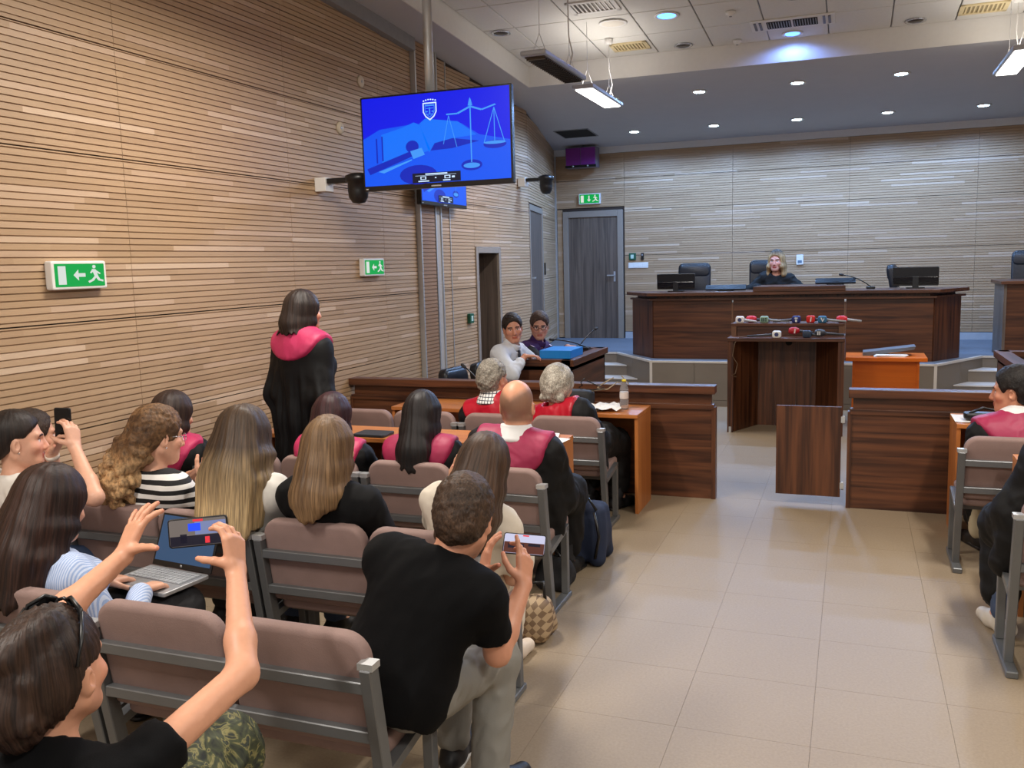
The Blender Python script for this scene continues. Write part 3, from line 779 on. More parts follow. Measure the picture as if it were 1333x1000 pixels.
# barriers and gate
def barrier(name, x0, x1, label):
    b = empty(name, ((x0 + x1) / 2, 6.76, 0), 0, label, 'barrier', 'walnut barriers across the court'); h = (x1 - x0) / 2
    MB().box((-h, -0.03, 0), (h, 0.03, 0.68)).build('panel', M_wx, b)
    MB().box((-h, -0.045, 0.68), (h, 0.045, 0.72)).build('lip', M_wx, b, bevel=0.003)
    MB().box((-h + 0.02, -0.015, 0.72), (h - 0.02, 0.025, 0.80)).build('neck', M_wx, b)
    MB().box((-h - 0.01, -0.06, 0.80), (h + 0.01, 0.07, 0.86)).build('cap_rail', M_wx, b, bevel=0.004)
    for s in (-1, 1):
        MB().box((s*h - 0.015, -0.04, 0), (s*h + 0.015, 0.04, 0.70)).build('end_post', M_wz, b)
    return b
barrier('barrier', -4.03, -0.95, 'long walnut barrier from the slatted side wall to the gate')
barrier('barrier', 0.0, 3.36, 'walnut barrier on the hinge side of the gate')
G = empty('gate', (-0.27, 6.74, 0), 0, 'low walnut swing gate in the barrier opening', 'gate')
MB().box((-0.23, -0.014, 0.075), (0.215, 0.014, 0.73)).build('leaf', M_wz, G, bevel=0.003)
for z in (0.16, 0.64):
    MB().tube([(0.228, -0.01, z - 0.03), (0.228, -0.01, z + 0.03)], 0.008, 8).box((0.212, -0.018, z - 0.022), (0.238, -0.012, z + 0.022)).build('hinge', M_alu, G)

# lawyers' desk in front of the left wall, beyond the barrier
def side_desk(x0, x1, y0, y1, z, label, mirror=False):
    d = empty('walnut_desk', ((x0+x1)/2, (y0+y1)/2, 0), 0, label, 'desk'); w, l = (x1-x0)/2, (y1-y0)/2
    MB().box((-w, -l, 0), (w, -l + 0.03, z - 0.06)).build('end_panel', M_wx, d)
    MB().box((-w, l - 0.03, 0), (w, l, z - 0.06)).build('end_panel', M_wx, d)
    s = -1 if mirror else 1
    MB().box(tuple(sorted((s*(w - 0.03), s*w))) [0:1] + (-l, 0), tuple(sorted((s*(w - 0.03), s*w)))[1:2] + (l, z - 0.06)).build('front_panel', M_wy, d)
    MB().box((-w, -l, z - 0.10), (w, l, z - 0.07)).build('worktop', M_wy, d)
    MB().box(((w - 0.09) if not mirror else -w - 0.03, -l - 0.03, z - 0.06), ((w + 0.03) if not mirror else -w + 0.09, l + 0.03, z)).build('rim', M_wy, d, bevel=0.004)
    MB().box((-w, -l - 0.03, z - 0.06), (w, -l + 0.09, z)).build('rim', M_wx, d, bevel=0.004)
    MB().box((-w, l - 0.09, z - 0.06), (w, l + 0.03, z)).build('rim', M_wx, d, bevel=0.004)
    return d
side_desk(-2.92, -2.38, 7.82, 9.0, 0.92, 'walnut desk with raised rim where the two men sit')
side_desk(1.22, 1.85, 7.75, 9.0, 0.92, 'walnut desk with raised rim behind the robed man with short dark hair', True)
o = MB().prism(rrect(0.30, 0.42, 0.01), 0, 0.075).build('blue_box', mat('blue_card', (16, 130, 214), 0.45, var=0.05), None, bevel=0.003, loc=(-2.56, 8.10, 0.92))
bxr = empty('document_box', (-2.56, 8.10, 0.92), 0, 'bright blue flat document box on the two men\'s desk', 'box')
o.name = 'lid'; o.parent = bxr; o.location = (0, 0, 0)
MB().box((-0.14, -0.2, 0.0), (0.14, 0.2, 0.045)).build('tray', mat('blue_card_dark', (10, 92, 170), 0.5), bxr)
gooseneck('gooseneck_microphone', (-2.50, 8.72, 0.92), (-2.78, 8.50, 1.04), 'black gooseneck microphone on the two men\'s desk', (0, 0, 0.02), 0.08)
gooseneck('gooseneck_microphone', (-2.60, 8.84, 0.92), (-2.50, 9.10, 1.10), 'thin grey gooseneck microphone beside the black one', (0, 0, 0.02), 0.06)
gooseneck('gooseneck_microphone', (1.42, 8.60, 0.92), (1.36, 8.35, 1.20), 'gooseneck microphone standing up from the desk by the water bottle', (0, 0, 0.02), 0.08)
def bottle(x, y, z, h, cap, liquid, lab, label):
    b = empty('water_bottle', (x, y, z), 0, label, 'bottle')
    r = h * 0.145
    MB().lathe([(0.001, 0.002), (r*0.9, 0.0), (r, h*0.04), (r, h*0.30), (r*0.94, h*0.33), (r, h*0.36), (r, h*0.66), (r*0.8, h*0.78), (r*0.42, h*0.90), (r*0.40, h*0.95), (0.001, h*0.951)], (0, 0, 0), 20).build('body', liquid, b)
    MB().lathe([(0.001, h*0.93), (r*0.5, h*0.93), (r*0.5, h*0.995), (0.001, h)], (0, 0, 0), 16).build('cap', cap, b)
    MB().lathe([(r*1.01, h*0.36), (r*1.025, h*0.37), (r*1.025, h*0.58), (r*1.01, h*0.59)], (0, 0, 0), 20).build('wrapper', lab, b)
    return b
def clear_mat(name, rgb):
    m_, nt, bq = new_mat(name); bq.inputs['Base Color'].default_value = srgb(*rgb); bq.inputs['Transmission Weight'].default_value = 0.85; bq.inputs['Roughness'].default_value = 0.08; bq.inputs['IOR'].default_value = 1.2
    return m_
M_clear = clear_mat('clear_plastic', (232, 236, 240))
bottle(-1.55, 6.40, 0.72, 0.22, mat('yellow_cap', (222, 200, 40), 0.5), M_clear, mat('clear_wrap', (206, 196, 190), 0.5), 'clear water bottle with yellow cap at the desk end by the barrier')
bottle(1.62, 8.25, 0.92, 0.24, mat('blue_cap', (50, 70, 150), 0.5), M_clear, mat('blue_wrap', (90, 130, 190), 0.5), 'clear water bottle with blue cap and label on the walnut desk')

# orange desks in front of the first rows
def desk(x0, x1, y0, y1, z, label, group=None):
    d = empty('orange_desk', ((x0+x1)/2, (y0+y1)/2, 0), 0, label, 'desk', group); w, l = (x1-x0)/2, (y1-y0)/2
    MB().box((-w, -l, z - 0.028), (w, l, z)).build('desktop', M_or, d, bevel=0.002, seg=1)
    for s in (-1, 1):
        MB().box((s*(w - 0.012) - 0.012, -l + 0.01, 0), (s*(w - 0.012) + 0.012, l - 0.01, z - 0.028)).build('side_panel', M_orz, d)
    MB().box((-w + 0.024, l - 0.05, z - 0.34), (w - 0.024, l - 0.032, z - 0.028)).build('modesty_panel', M_or, d)
    return d
desk(-3.35, -2.40, 6.17, 6.62, 0.72, 'orange wooden desk with the black microphone base by the barrier')
desk(-2.38, -1.40, 6.17, 6.62, 0.72, 'orange wooden desk with bottle and papers by the barrier')
desk(-3.62, -2.66, 4.86, 5.24, 0.745, 'orange wooden desk in front of the standing robed woman')
desk(-2.50, -1.59, 4.86, 5.24, 0.745, 'orange wooden desk in front of the bald robed man')
desk(0.62, 1.60, 6.10, 6.52, 0.745, 'orange wooden desk in front of the robed man with short dark hair')
desk(0.80, 1.75, 4.86, 5.24, 0.745, 'orange wooden desk beside the cut-off robed person')
gooseneck('conference_microphone', (-2.58, 6.42, 0.72), (-2.86, 6.50, 1.0), 'black conference microphone on the orange desk by the barrier', (-0.02, 0, 0.04), 0.18)
for (x, y, z, r, l) in ((-1.68, 6.36, 0.722, 0.3, 'crumpled white paper beside the yellow-capped bottle'), (-1.86, 6.24, 0.722, 1.4, 'flat white paper on the desk behind the robed man with thick white hair'), (-1.74, 5.06, 0.750, 0.25, 'white sheet on the desk beside the bald man'), (-1.68, 4.95, 0.747, -0.1, 'white sheet hanging over the desk edge by the bald man'), (0.72, 6.3, 0.747, 0.0, 'white papers under the dark case on the orange desk')):
    n = 6; mb = MB()
    for i in range(n):
        for j in range(n):
            q = []
            for a, b in ((i, j), (i+1, j), (i+1, j+1), (i, j+1)):
                u, v = a / n - 0.5, b / n - 0.5
                hgt = 0.004 + (0.03 * abs(sin(u * 7 + v * 5)) if 'crumpled' in l else 0.003 * sin(u * 6))
                q.append((u * 0.21, v * 0.29, hgt))
            mb._faces(q, [(0, 1, 2, 3)])
    bmesh.ops.remove_doubles(mb.bm, verts=mb.bm.verts[:], dist=1e-5)
    o = mb.build('paper_sheet', M_paper, None, loc=(x, y, z)); o.rotation_euler = (0, 0, r); tag(o, l, 'paper')
o = MB().prism(rrect(0.22, 0.16, 0.02), 0, 0.018).build('tablet_case', mat('dark_case', (40, 42, 46), 0.5), None, bevel=0.004, loc=(-2.82, 4.95, 0.746)); tag(o, 'dark tablet case lying on the orange desk end', 'tablet case')
o = empty('sunglasses_case', (0.80, 6.25, 0.757), 0, 'black case with straps lying on the orange desk', 'case')
MB().prism(rrect(0.26, 0.12, 0.04), 0, 0.04).build('shell', M_black, o, bevel=0.01)
MB().tube([(-0.1, -0.03, 0.04), (-0.02, 0.0, 0.07), (0.08, 0.02, 0.05), (0.16, -0.02, 0.01)], 0.008, 6).build('strap', M_black, o)
# black shoulder bag with tangled cables on the desk beside the white-haired man
o = empty('camera_bag', (-1.98, 6.50, 0.72), 0, 'black bag with tangled cables on the desk by the thick-haired robed man', 'bag')
MB().prism(rrect(0.34, 0.16, 0.05), 0.0, 0.12).build('body', mat('black_nylon', (26, 28, 32), 0.7, bump=0.3, bscale=90), o, bevel=0.03, smooth=True)
rr = random.Random(3)
for k in range(7):
    p = [Vector((rr.uniform(-0.16, 0.2), rr.uniform(-0.06, 0.08), 0.11))]
    for j in range(5):
        p.append(p[-1] + Vector((rr.uniform(-0.07, 0.09), rr.uniform(-0.03, 0.03), rr.uniform(-0.03, 0.06))))
        p[-1].z = max(0.12, p[-1].z)
    MB().tube(p, 0.005, 6).build('cable', mat('beige_cable', (150, 132, 106), 0.5) if k % 2 else M_black, o)

# black chair beyond the barrier
oc = office_chair(-3.42, 7.35, 0, -1.2, 0.83, 'plain black office chair standing empty beyond the long barrier', 0.40, None)

# ------------------------------------------------------------------ public seating
def make_bench():
    b = empty('two_seat_bench', (0, 0, 0), 0, 'x', 'bench', 'upholstered two-seat public benches')
    W = 1.03
    for s in (-1, 1):
        x = s * (W / 2 - 0.018)
        MB().box((x - 0.024, 0.0, 0), (x + 0.024, 0.42, 0.03)).build('foot_bar', M_steel, b, bevel=0.004, seg=1)
        MB().bar((x, 0.13, 0.03), (x, 0.02, 0.70), 0.036, 0.05, (0, 1, 0)).build('rear_post', M_steel, b, bevel=0.003, seg=1)
        MB().bar((x, 0.38, 0.03), (x, 0.38, 0.40), 0.036, 0.04, (0, 1, 0)).build('front_leg', M_steel, b, bevel=0.003, seg=1)
        MB().bar((x, 0.07, 0.34), (x, 0.40, 0.395), 0.036, 0.03).build('seat_bracket', M_steel, b)
        MB().box((x - 0.024, 0.0, 0.695), (x + 0.024, 0.045, 0.715)).build('end_cap', M_alu, b)
    T = lambda z: 0.13 - 0.11 * (z - 0.03) / 0.67
    for z in (0.635, 0.475):
        MB().box((-W/2 + 0.03, T(z) - 0.022, z - 0.018), (W/2 - 0.03, T(z) + 0.008, z + 0.018)).build('rail', M_steel, b, bevel=0.003, seg=1)
    MB().box((-W/2 + 0.03, 0.20, 0.325), (W/2 - 0.03, 0.24, 0.36)).build('seat_beam', M_steel, b)
    an = math.atan(0.11 / 0.67)
    for s in (-1, 1):
        xc = s * 0.247
        Mx = Matrix.Translation((xc, T(0.60) + 0.035, 0.60)) @ Matrix.Rotation(an, 4, 'X') @ Matrix.Rotation(pi/2, 4, 'X')
        MB().prism(rrect(0.478, 0.37, 0.075, 6, (0, 0, 1, 1)), -0.027, 0.027, Mx).build('backrest', M_uph, b, bevel=0.018, seg=3, smooth=True)
        MB().prism(rrect(0.478, 0.42, 0.05, 5), 0.365, 0.43, Matrix.Translation((xc, 0.315, 0))).build('seat', M_uph, b, bevel=0.02, seg=3, smooth=True)
    return b
proto = make_bench()
BN = [(-1.735, 2.06, 'bench with the man in grey trousers on its aisle end'),
      (-2.782, 2.06, 'bench beside the aisle-end one, with the laptop woman on it'),
      (-1.785, 3.00, 'aisle-end bench holding the woman in white and the one in a black blazer'),
      (-2.832, 3.00, 'bench with the curly-haired woman and the long ombre-haired woman'),
      (-3.56, 3.02, 'wall-end bench of the woman holding a phone upright'),
      (-1.915, 4.10, 'aisle-end bench with the bald man and the long black-haired woman'),
      (-2.962, 4.10, 'bench behind the standing robed woman'),
      (-3.54, 4.12, 'wall-end bench of the robed woman with brown bob'),
      (-2.02, 5.62, 'aisle-end bench with the two men in red-yoked robes'),
      (-3.067, 5.62, 'empty bench behind the desk with the conference microphone'),
      (-3.55, 5.64, 'empty bench against the slatted wall nearest the barrier'),
      (1.085, 5.46, 'bench across the aisle with the dark-haired robed man'),
      (1.165, 4.12, 'bench across the aisle with the cut-off robed person')]
WB = {4: 0.45, 7: 0.45, 10: 0.45}
for i, (x, y, l) in enumerate(BN):
    if i in WB: continue
    o = proto if i == 0 else copy_tree(proto)
    o.location = (x, y, 0); o['label'] = 'dusty pink ' + l
# single end seats against the wall: one half of a bench
def single_seat(x, y, l):
    b = empty('single_seat', (x, y, 0), 0, 'dusty pink ' + l, 'seat', 'single seats against the wall')
    an = math.atan(0.11 / 0.67); T = lambda z: 0.13 - 0.11 * (z - 0.03) / 0.67
    for s in (-1, 1):
        xx = s * 0.235
        MB().box((xx - 0.018, 0.0, 0), (xx + 0.018, 0.42, 0.03)).build('foot_bar', M_steel, b)
        MB().bar((xx, 0.13, 0.03), (xx, 0.02, 0.70), 0.03, 0.05, (0, 1, 0)).build('rear_post', M_steel, b)
        MB().bar((xx, 0.38, 0.03), (xx, 0.38, 0.40), 0.03, 0.04, (0, 1, 0)).build('front_leg', M_steel, b)
    for z in (0.635, 0.475):
        MB().box((-0.235, T(z) - 0.022, z - 0.018), (0.235, T(z) + 0.008, z + 0.018)).build('rail', M_steel, b)
    Mx = Matrix.Translation((0, T(0.60) + 0.035, 0.60)) @ Matrix.Rotation(an, 4, 'X') @ Matrix.Rotation(pi/2, 4, 'X')
    MB().prism(rrect(0.44, 0.37, 0.075, 6, (0, 0, 1, 1)), -0.027, 0.027, Mx).build('backrest', M_uph, b, bevel=0.018, seg=3, smooth=True)
    MB().prism(rrect(0.44, 0.42, 0.05, 5), 0.365, 0.43, Matrix.Translation((0, 0.315, 0))).build('seat', M_uph, b, bevel=0.02, seg=3, smooth=True)
    return b
single_seat(-3.815, 3.17, 'wall seat of the man in the navy shirt')
single_seat(-3.75, 4.10, 'wall seat of the robed woman with brown bob')
single_seat(-3.84, 5.62, 'empty wall seat in the row nearest the barrier')

# ------------------------------------------------------------------ televisions
M_bezel = mat('tv_black', (14, 14, 18), 0.25, var=0.1)
C_BG, C_MID, C_LT, C_DK = emit_mat('screen_deep_blue', (0, 20, 236), 0.72), emit_mat('screen_mid_blue', (0, 88, 250), 0.72), emit_mat('screen_light_blue', (66, 156, 255), 0.72), emit_mat('screen_navy', (0, 36, 190), 0.72)
C_W, C_BOX, C_PG = emit_mat('screen_white', (200, 225, 255), 0.9), emit_mat('screen_box', (10, 14, 40), 0.6), emit_mat('screen_page', (4, 116, 255), 0.74)
def television(origin, xa, na, w, h, label, tilt=0.0):
    tv = empty('television', origin, 0, label, 'television', 'televisions')
    xa = Vector(xa); na = Vector(na); up = na.cross(xa)
    Mx = frame_M((0, 0, 0), xa, up, na)
    MB().prism(rrect(w, h, 0.008), -0.05, 0.0, Mx).build('casing', M_bezel, tv, bevel=0.004)
    sc = MB().prism(rrect(w - 0.03, h - 0.05, 0.004), 0.0, 0.0015, Mx @ Matrix.Translation((0, 0.012, 0))).build('screen', C_BG, tv)
    lay = [0.0018]
    def sh(polys, m, nm='picture'):
        mb = MB()
        for p in polys:
            mb.prism([((u - 0.5) * (w - 0.03), (0.5 - v) * (h - 0.05) + 0.012) for u, v in p], lay[0], lay[0] + 0.0003, Mx)
            if nm == 'picture':
                mb.build(nm, m, sc); mb = MB()
        lay[0] += 0.0004
        if nm == 'picture': mb.bm.free()
        else: mb.build(nm, m, sc)
    def ln(a, b, t):
        a = Vector(a); b = Vector(b); d = (b - a); n = Vector((-d.y, d.x)).normalized() * t / 2
        return [tuple(a + n), tuple(b + n), tuple(b - n), tuple(a - n)]
    def ell(cx, cy, rx, ry, n=18): return [(cx + rx * cos(2*pi*k/n), cy + ry * sin(2*pi*k/n)) for k in range(n)]
    sh([[(0.0, 0.46), (0.12, 0.36), (0.35, 0.33), (0.42, 0.34), (0.55, 0.36), (0.68, 0.36), (0.80, 0.50), (1.0, 0.58), (1.0, 1.0), (0.0, 1.0)]], C_MID)
    sh([[(0.13, 0.42), (0.28, 0.36), (0.36, 0.31), (0.40, 0.34), (0.47, 0.63), (0.30, 0.72), (0.13, 0.78)], [(0.40, 0.33), (0.44, 0.28), (0.66, 0.34), (0.78, 0.50), (0.62, 0.52), (0.50, 0.56), (0.46, 0.66)]], C_PG)
    sh([[(0.47, 0.64), (0.50, 0.56), (0.62, 0.52), (0.80, 0.57), (0.62, 0.63)], [(0.09, 0.46), (0.10, 0.46), (0.10, 0.74), (0.09, 0.74)], [(0.13, 0.44), (0.14, 0.44), (0.14, 0.72), (0.13, 0.72)], ell(0.38, 0.90, 0.13, 0.11), [(0.02, 0.80), (0.33, 0.63), (0.36, 0.68), (0.04, 0.87)]], C_DK)
    sh([ell(0.345, 0.58, 0.045, 0.07), ell(0.745, 0.83, 0.07, 0.06), ell(0.90, 0.62, 0.075, 0.045)], C_DK)
    sh([[(0.33, 0.63), (0.41, 0.60), (0.43, 0.68), (0.35, 0.72)], [(0.10, 0.84), (0.34, 0.72), (0.34, 0.735), (0.14, 0.86)]], C_LT)
    sh([ln((0.745, 0.18), (0.745, 0.80), 0.008), ln((0.585, 0.255), (0.66, 0.255), 0.016), ln((0.66, 0.255), (0.745, 0.19), 0.018), ln((0.745, 0.19), (0.82, 0.235), 0.018), ln((0.82, 0.235), (0.91, 0.19), 0.016), ln((0.60, 0.27), (0.56, 0.58), 0.004), ln((0.60, 0.27), (0.65, 0.62), 0.004), ln((0.90, 0.22), (0.83, 0.60), 0.005), ln((0.90, 0.22), (0.90, 0.60), 0.005), ln((0.90, 0.22), (0.965, 0.61), 0.005), ell(0.745, 0.835, 0.055, 0.03), ell(0.90, 0.60, 0.072, 0.018), [(0.738, 0.12), (0.745, 0.09), (0.752, 0.12), (0.76, 0.18), (0.73, 0.18)]], C_LT)
    # crest: outlined shield with a row of small stars
    cx, cy = 0.475, 0.19
    shd = lambda s: [(cx - 0.047*s, cy - 0.085*s), (cx + 0.047*s, cy - 0.085*s), (cx + 0.047*s, cy + 0.02*s), (cx + 0.03*s, cy + 0.075*s), (cx, cy + 0.115*s), (cx - 0.03*s, cy + 0.075*s), (cx - 0.047*s, cy + 0.02*s)]
    sh([shd(1.0)] + [ell(cx - 0.04 + 0.016*k, cy - 0.105 - 0.012 * sin(pi * k / 5), 0.006, 0.009, 5) for k in range(6)], C_W, 'crest')
    sh([shd(0.84)], C_BG, 'crest')
    sh([shd(0.70)], C_LT, 'crest')
    sh([shd(0.62)], C_BG, 'crest')
    sh([ln((cx, cy - 0.03), (cx, cy + 0.045), 0.008), ln((cx - 0.025, cy - 0.02), (cx + 0.025, cy - 0.02), 0.007), ln((cx - 0.02, cy + 0.045), (cx + 0.02, cy + 0.045), 0.007), ell(cx - 0.02, cy + 0.015, 0.008, 0.008, 8), ell(cx + 0.02, cy + 0.015, 0.008, 0.008, 8), ln((cx - 0.03, cy - 0.05), (cx + 0.03, cy - 0.05), 0.012)], C_LT, 'crest')
    # status box
    sh([[(0.34, 0.885), (0.67, 0.885), (0.67, 0.995), (0.34, 0.995)]], C_BOX, 'status_box')
    sh([ln((0.43, 0.90), (0.58, 0.90), 0.014), ln((0.36, 0.915), (0.64, 0.915), 0.003), [(0.395, 0.925), (0.435, 0.925), (0.435, 0.96), (0.395, 0.96)], [(0.56, 0.925), (0.60, 0.925), (0.60, 0.96), (0.56, 0.96)], ln((0.61, 0.945), (0.63, 0.945), 0.02), ln((0.38, 0.978), (0.455, 0.978), 0.012), ln((0.55, 0.978), (0.60, 0.978), 0.012), ln((0.495, 0.945), (0.505, 0.945), 0.012)], C_W, 'status_text')
    sh([[(0.402, 0.932), (0.428, 0.932), (0.428, 0.954), (0.402, 0.954)], [(0.567, 0.932), (0.593, 0.932), (0.593, 0.954), (0.567, 0.954)]], C_BOX, 'status_box')
    MB().prism([(-0.04, -h/2 + 0.010), (0.04, -h/2 + 0.010), (0.04, -h/2 + 0.020), (-0.04, -h/2 + 0.020)], 0.0, 0.001, Mx).build('maker_mark', M_greytrim, tv)
    MB().prism([(-w/2 + 0.02, -h/2 + 0.012), (-w/2 + 0.04, -h/2 + 0.012), (-w/2 + 0.04, -h/2 + 0.020), (-w/2 + 0.02, -h/2 + 0.020)], 0.0, 0.001, Mx).build('power_light', M_alu, tv)
    return tv, Mx
tv, Mx = television((-2.93, 6.25, 2.728), (1, 0, 0), (0, -1, 0), 1.23, 0.70, 'large television showing scales and gavel, hung from a ceiling pole')
MB().tube([(-0.10, 0.16, 0.20), (-0.10, 0.16, soff(6.41) - 2.728)], 0.035, 16).build('pole', M_alu, tv)
MB().box((-0.22, 0.05, -0.15), (0.02, 0.125, 0.24)).build('bracket', M_black, tv)
MB().lathe([(0.07, -0.03), (0.09, -0.02), (0.09, 0.0), (0.001, 0.0)], (-0.10, 0.16, soff(6.41) - 2.728), 20).build('ceiling_flange', M_alu, tv)
tv2, Mx2 = television((-3.90, 8.52, 2.72), (0, 1, 0), (1, 0, 0), 1.10, 0.66, 'second television flat on the slatted wall, mostly hidden by the large one')
MB().box((-0.155, -0.15, -0.12), (-0.05, 0.15, 0.12)).build('wall_bracket', M_black, tv2)

# ------------------------------------------------------------------ wall fittings
M_exit = emit_mat('exit_green', (0, 156, 66), 0.85)
M_exitw = emit_mat('exit_white', (240, 248, 240), 0.6)
def exit_sign(origin, xa, na, w, h, label, arrow='left'):
    s = empty('exit_sign', origin, 0, label, 'exit sign', 'green exit signs')
    xa = Vector(xa); na = Vector(na); up = na.cross(xa); Mx = frame_M((0, 0, 0), xa, up, na)
    MB().prism(rrect(w, h, 0.012), 0.0, 0.05, Mx).build('housing', M_white, s, bevel=0.008)
    MB().prism(rrect(w * 0.90, h * 0.80, 0.004), 0.05, 0.052, Mx).build('green_face', M_exit, s)
    mb = MB()
    def P(pts): MB().prism([((u - 0.5) * w * 0.9, (v - 0.5) * h * 0.8) for u, v in pts], 0.052, 0.0535, Mx).build('pictogram', M_exitw, s)
    P([(0.06, 0.1), (0.21, 0.1), (0.21, 0.9), (0.06, 0.9)])
    if arrow == 'left':
        P([(0.36, 0.5), (0.46, 0.74), (0.46, 0.58), (0.60, 0.58), (0.60, 0.42), (0.46, 0.42), (0.46, 0.26)])
    else:
        P([(0.48, 0.16), (0.58, 0.42), (0.51, 0.42), (0.51, 0.85), (0.45, 0.85), (0.45, 0.42), (0.38, 0.42)])
    # running figure
    q = [(0.79 + 0.035 * cos(2*pi*k/8), 0.86 + 0.08 * sin(2*pi*k/8)) for k in range(8)]; P(q)
    P([(0.74, 0.76), (0.82, 0.74), (0.86, 0.46), (0.79, 0.44)])
    P([(0.75, 0.74), (0.70, 0.60), (0.72, 0.56), (0.78, 0.66)]); P([(0.83, 0.70), (0.92, 0.56), (0.90, 0.52), (0.82, 0.62)])
    P([(0.79, 0.46), (0.86, 0.46), (0.90, 0.30), (0.97, 0.26), (0.96, 0.18), (0.86, 0.24)]); P([(0.80, 0.46), (0.84, 0.44), (0.77, 0.24), (0.67, 0.14), (0.65, 0.22), (0.73, 0.30)])
    return s
XF = XW + 0.018
exit_sign((XF, 3.86, 1.80), (0, 1, 0), (1, 0, 0), 0.38, 0.155, 'large green exit sign with arrow nearest the public seats')
exit_sign((XF, 7.16, 1.80), (0, 1, 0), (1, 0, 0), 0.37, 0.155, 'green exit sign with arrow under the wall camera beside the pilaster')
exit_sign((-4.0, YB - 0.018, 2.80), (1, 0, 0), (0, -1, 0), 0.36, 0.17, 'green exit sign with down arrow over the back door', 'down')
def ptz(origin, xa, na, label):
    s = empty('dome_camera', origin, 0, label, 'camera', 'wall dome cameras')
    xa = Vector(xa); na = Vector(na); Mx = frame_M((0, 0, 0), xa, na, (0, 0, 1))
    MB().box((-0.06, 0.0, -0.06), (0.06, 0.10, 0.05), Mx).build('wall_box', M_white, s, bevel=0.004)
    MB().box((-0.045, 0.10, 0.0), (0.045, 0.40, 0.04), Mx).build('arm', M_black, s, bevel=0.006)
    MB().lathe([(0.001, -0.17), (0.05, -0.16), (0.075, -0.12), (0.082, -0.07), (0.082, 0.0), (0.10, 0.005), (0.10, 0.05), (0.05, 0.07), (0.001, 0.07)], Mx @ Vector((0, 0.36, 0)), 20).build('dome', M_black, s)
    return s
ptz((XF, 6.40, 2.47), (0, 1, 0), (1, 0, 0), 'black dome camera on white bracket beside the large television')
ptz((XF + 0.01, 11.10, 2.83), (0, 1, 0), (1, 0, 0), 'black dome camera on the far wall section seen past the television')
for y, z, t in ((7.15, 3.40, 'upper pale round blanking disc on the slatted wall'), (6.77, 2.96, 'lower pale round blanking disc on the slatted wall')):
    o = empty('blanking_disc', (XF, y, z), 0, t, 'wall disc')
    Mr = Matrix.Rotation(pi/2, 4, 'Y')
    MB().lathe([(0.001, 0.014), (0.045, 0.014), (0.055, 0.0), (0.001, 0.0)], (0, 0, 0), 20, Mr).build('plate', mat('cream_plate', (222, 208, 184), 0.5), o)
    MB().lathe([(0.001, 0.016), (0.012, 0.016), (0.012, 0.013), (0.001, 0.013)], (0, 0, 0), 12, Mr).build('screw', M_alu, o)
def call_point(origin, xa, na, label):
    s = empty('emergency_release', origin, 0, label, 'call point', 'green release boxes'); xa = Vector(xa); na = Vector(na); Mx = frame_M((0, 0, 0), xa, na.cross(xa), na)
    MB().prism(rrect(0.11, 0.11, 0.01), 0, 0.04, Mx).build('box', mat('release_green', (16, 84, 60), 0.5), s, bevel=0.006)
    MB().prism(rrect(0.05, 0.06, 0.004), 0.04, 0.042, Mx).build('glass', mat('release_pane', (190, 214, 200), 0.3), s)
    return s
call_point((XF, 9.36, 1.20), (0, 1, 0), (1, 0, 0), 'green release box on the wall before the open doorway')
call_point((-3.31, YB - 0.018, 1.86), (1, 0, 0), (0, -1, 0), 'green release box above the white switch strip by the back door')
o = empty('card_reader', (-3.15, YB - 0.018, 1.86), 0, 'small black card reader beside the green release box', 'card reader'); MB().box((-0.022, -0.03, -0.055), (0.022, 0, 0.055)).build('body', M_black, o, bevel=0.004); MB().box((-0.012, -0.033, 0.01), (0.012, -0.03, 0.035)).build('lens', M_greytrim, o)
o = empty('switch_strip', (-3.22, YB - 0.018, 1.72), 0, 'white switch strip on the back wall by the door', 'switch'); MB().box((-0.16, -0.014, -0.045), (0.16, 0, 0.045)).build('plate', M_white, o, bevel=0.003)
for k in range(4): MB().box((-0.14 + 0.072 * k, -0.018, -0.03), (-0.08 + 0.072 * k, -0.014, 0.03)).build('rocker', M_paper, o)
o = empty('thermostat', (-0.755, YB - 0.018, 1.745), 0, 'white thermostat on the back wall beside the judge', 'thermostat'); MB().prism(rrect(0.10, 0.15, 0.01), 0, 0.03, Matrix.Rotation(pi/2, 4, 'X')).build('body', M_white, o, bevel=0.004); MB().box((-0.03, -0.033, -0.05), (0.03, -0.03, -0.01)).build('display', mat('thermo_display', (96, 120, 140), 0.3), o)
o = empty('door_reader', (0, 0, 0), 0, 'small black reader beside the door in the angled wall', 'card reader'); MB().box((1.42, 1.62, 0.018), (1.46, 1.80, 0.04), Ma).build('body', M_black, o, bevel=0.004); MB().box((1.43, 1.70, 0.04), (1.45, 1.74, 0.042), Ma).build('lens', M_greytrim, o)
# purple loudspeaker pair under the soffit
o = empty('loudspeaker', (-4.05, 14.10, 3.60), 0, 'purple twin-panel loudspeaker hung under the soffit above the back door', 'loudspeaker')
M_pur = mat('purple_cloth', (122, 36, 134), 0.7, bump=0.3, bscale=200)
MB().box((-0.25, -0.10, -0.33), (0.25, 0.10, -0.02)).build('cabinet', mat('speaker_grey', (120, 110, 124), 0.5), o, bevel=0.006)
for s in (-1, 1): MB().box((s*0.12 - 0.115, -0.112, -0.29), (s*0.12 + 0.115, -0.10, -0.03)).build('front_panel', M_pur, o)
MB().box((-0.25, -0.115, -0.33), (0.25, -0.10, -0.292)).build('base_strip', M_black, o)
for s in (-1, 1): MB().lathe([(0.001, 0), (0.014, 0), (0.014, 0.01), (0.001, 0.01)], (s*0.12, -0.125, -0.31), 10, Matrix.Rotation(pi/2, 4, 'X')).build('knob', M_alu, o)
MB().tube([(0, 0.0, -0.02), (0, 0.0, soff(14.1) - 3.60)], 0.02, 10).build('hanger', M_greytrim, o)
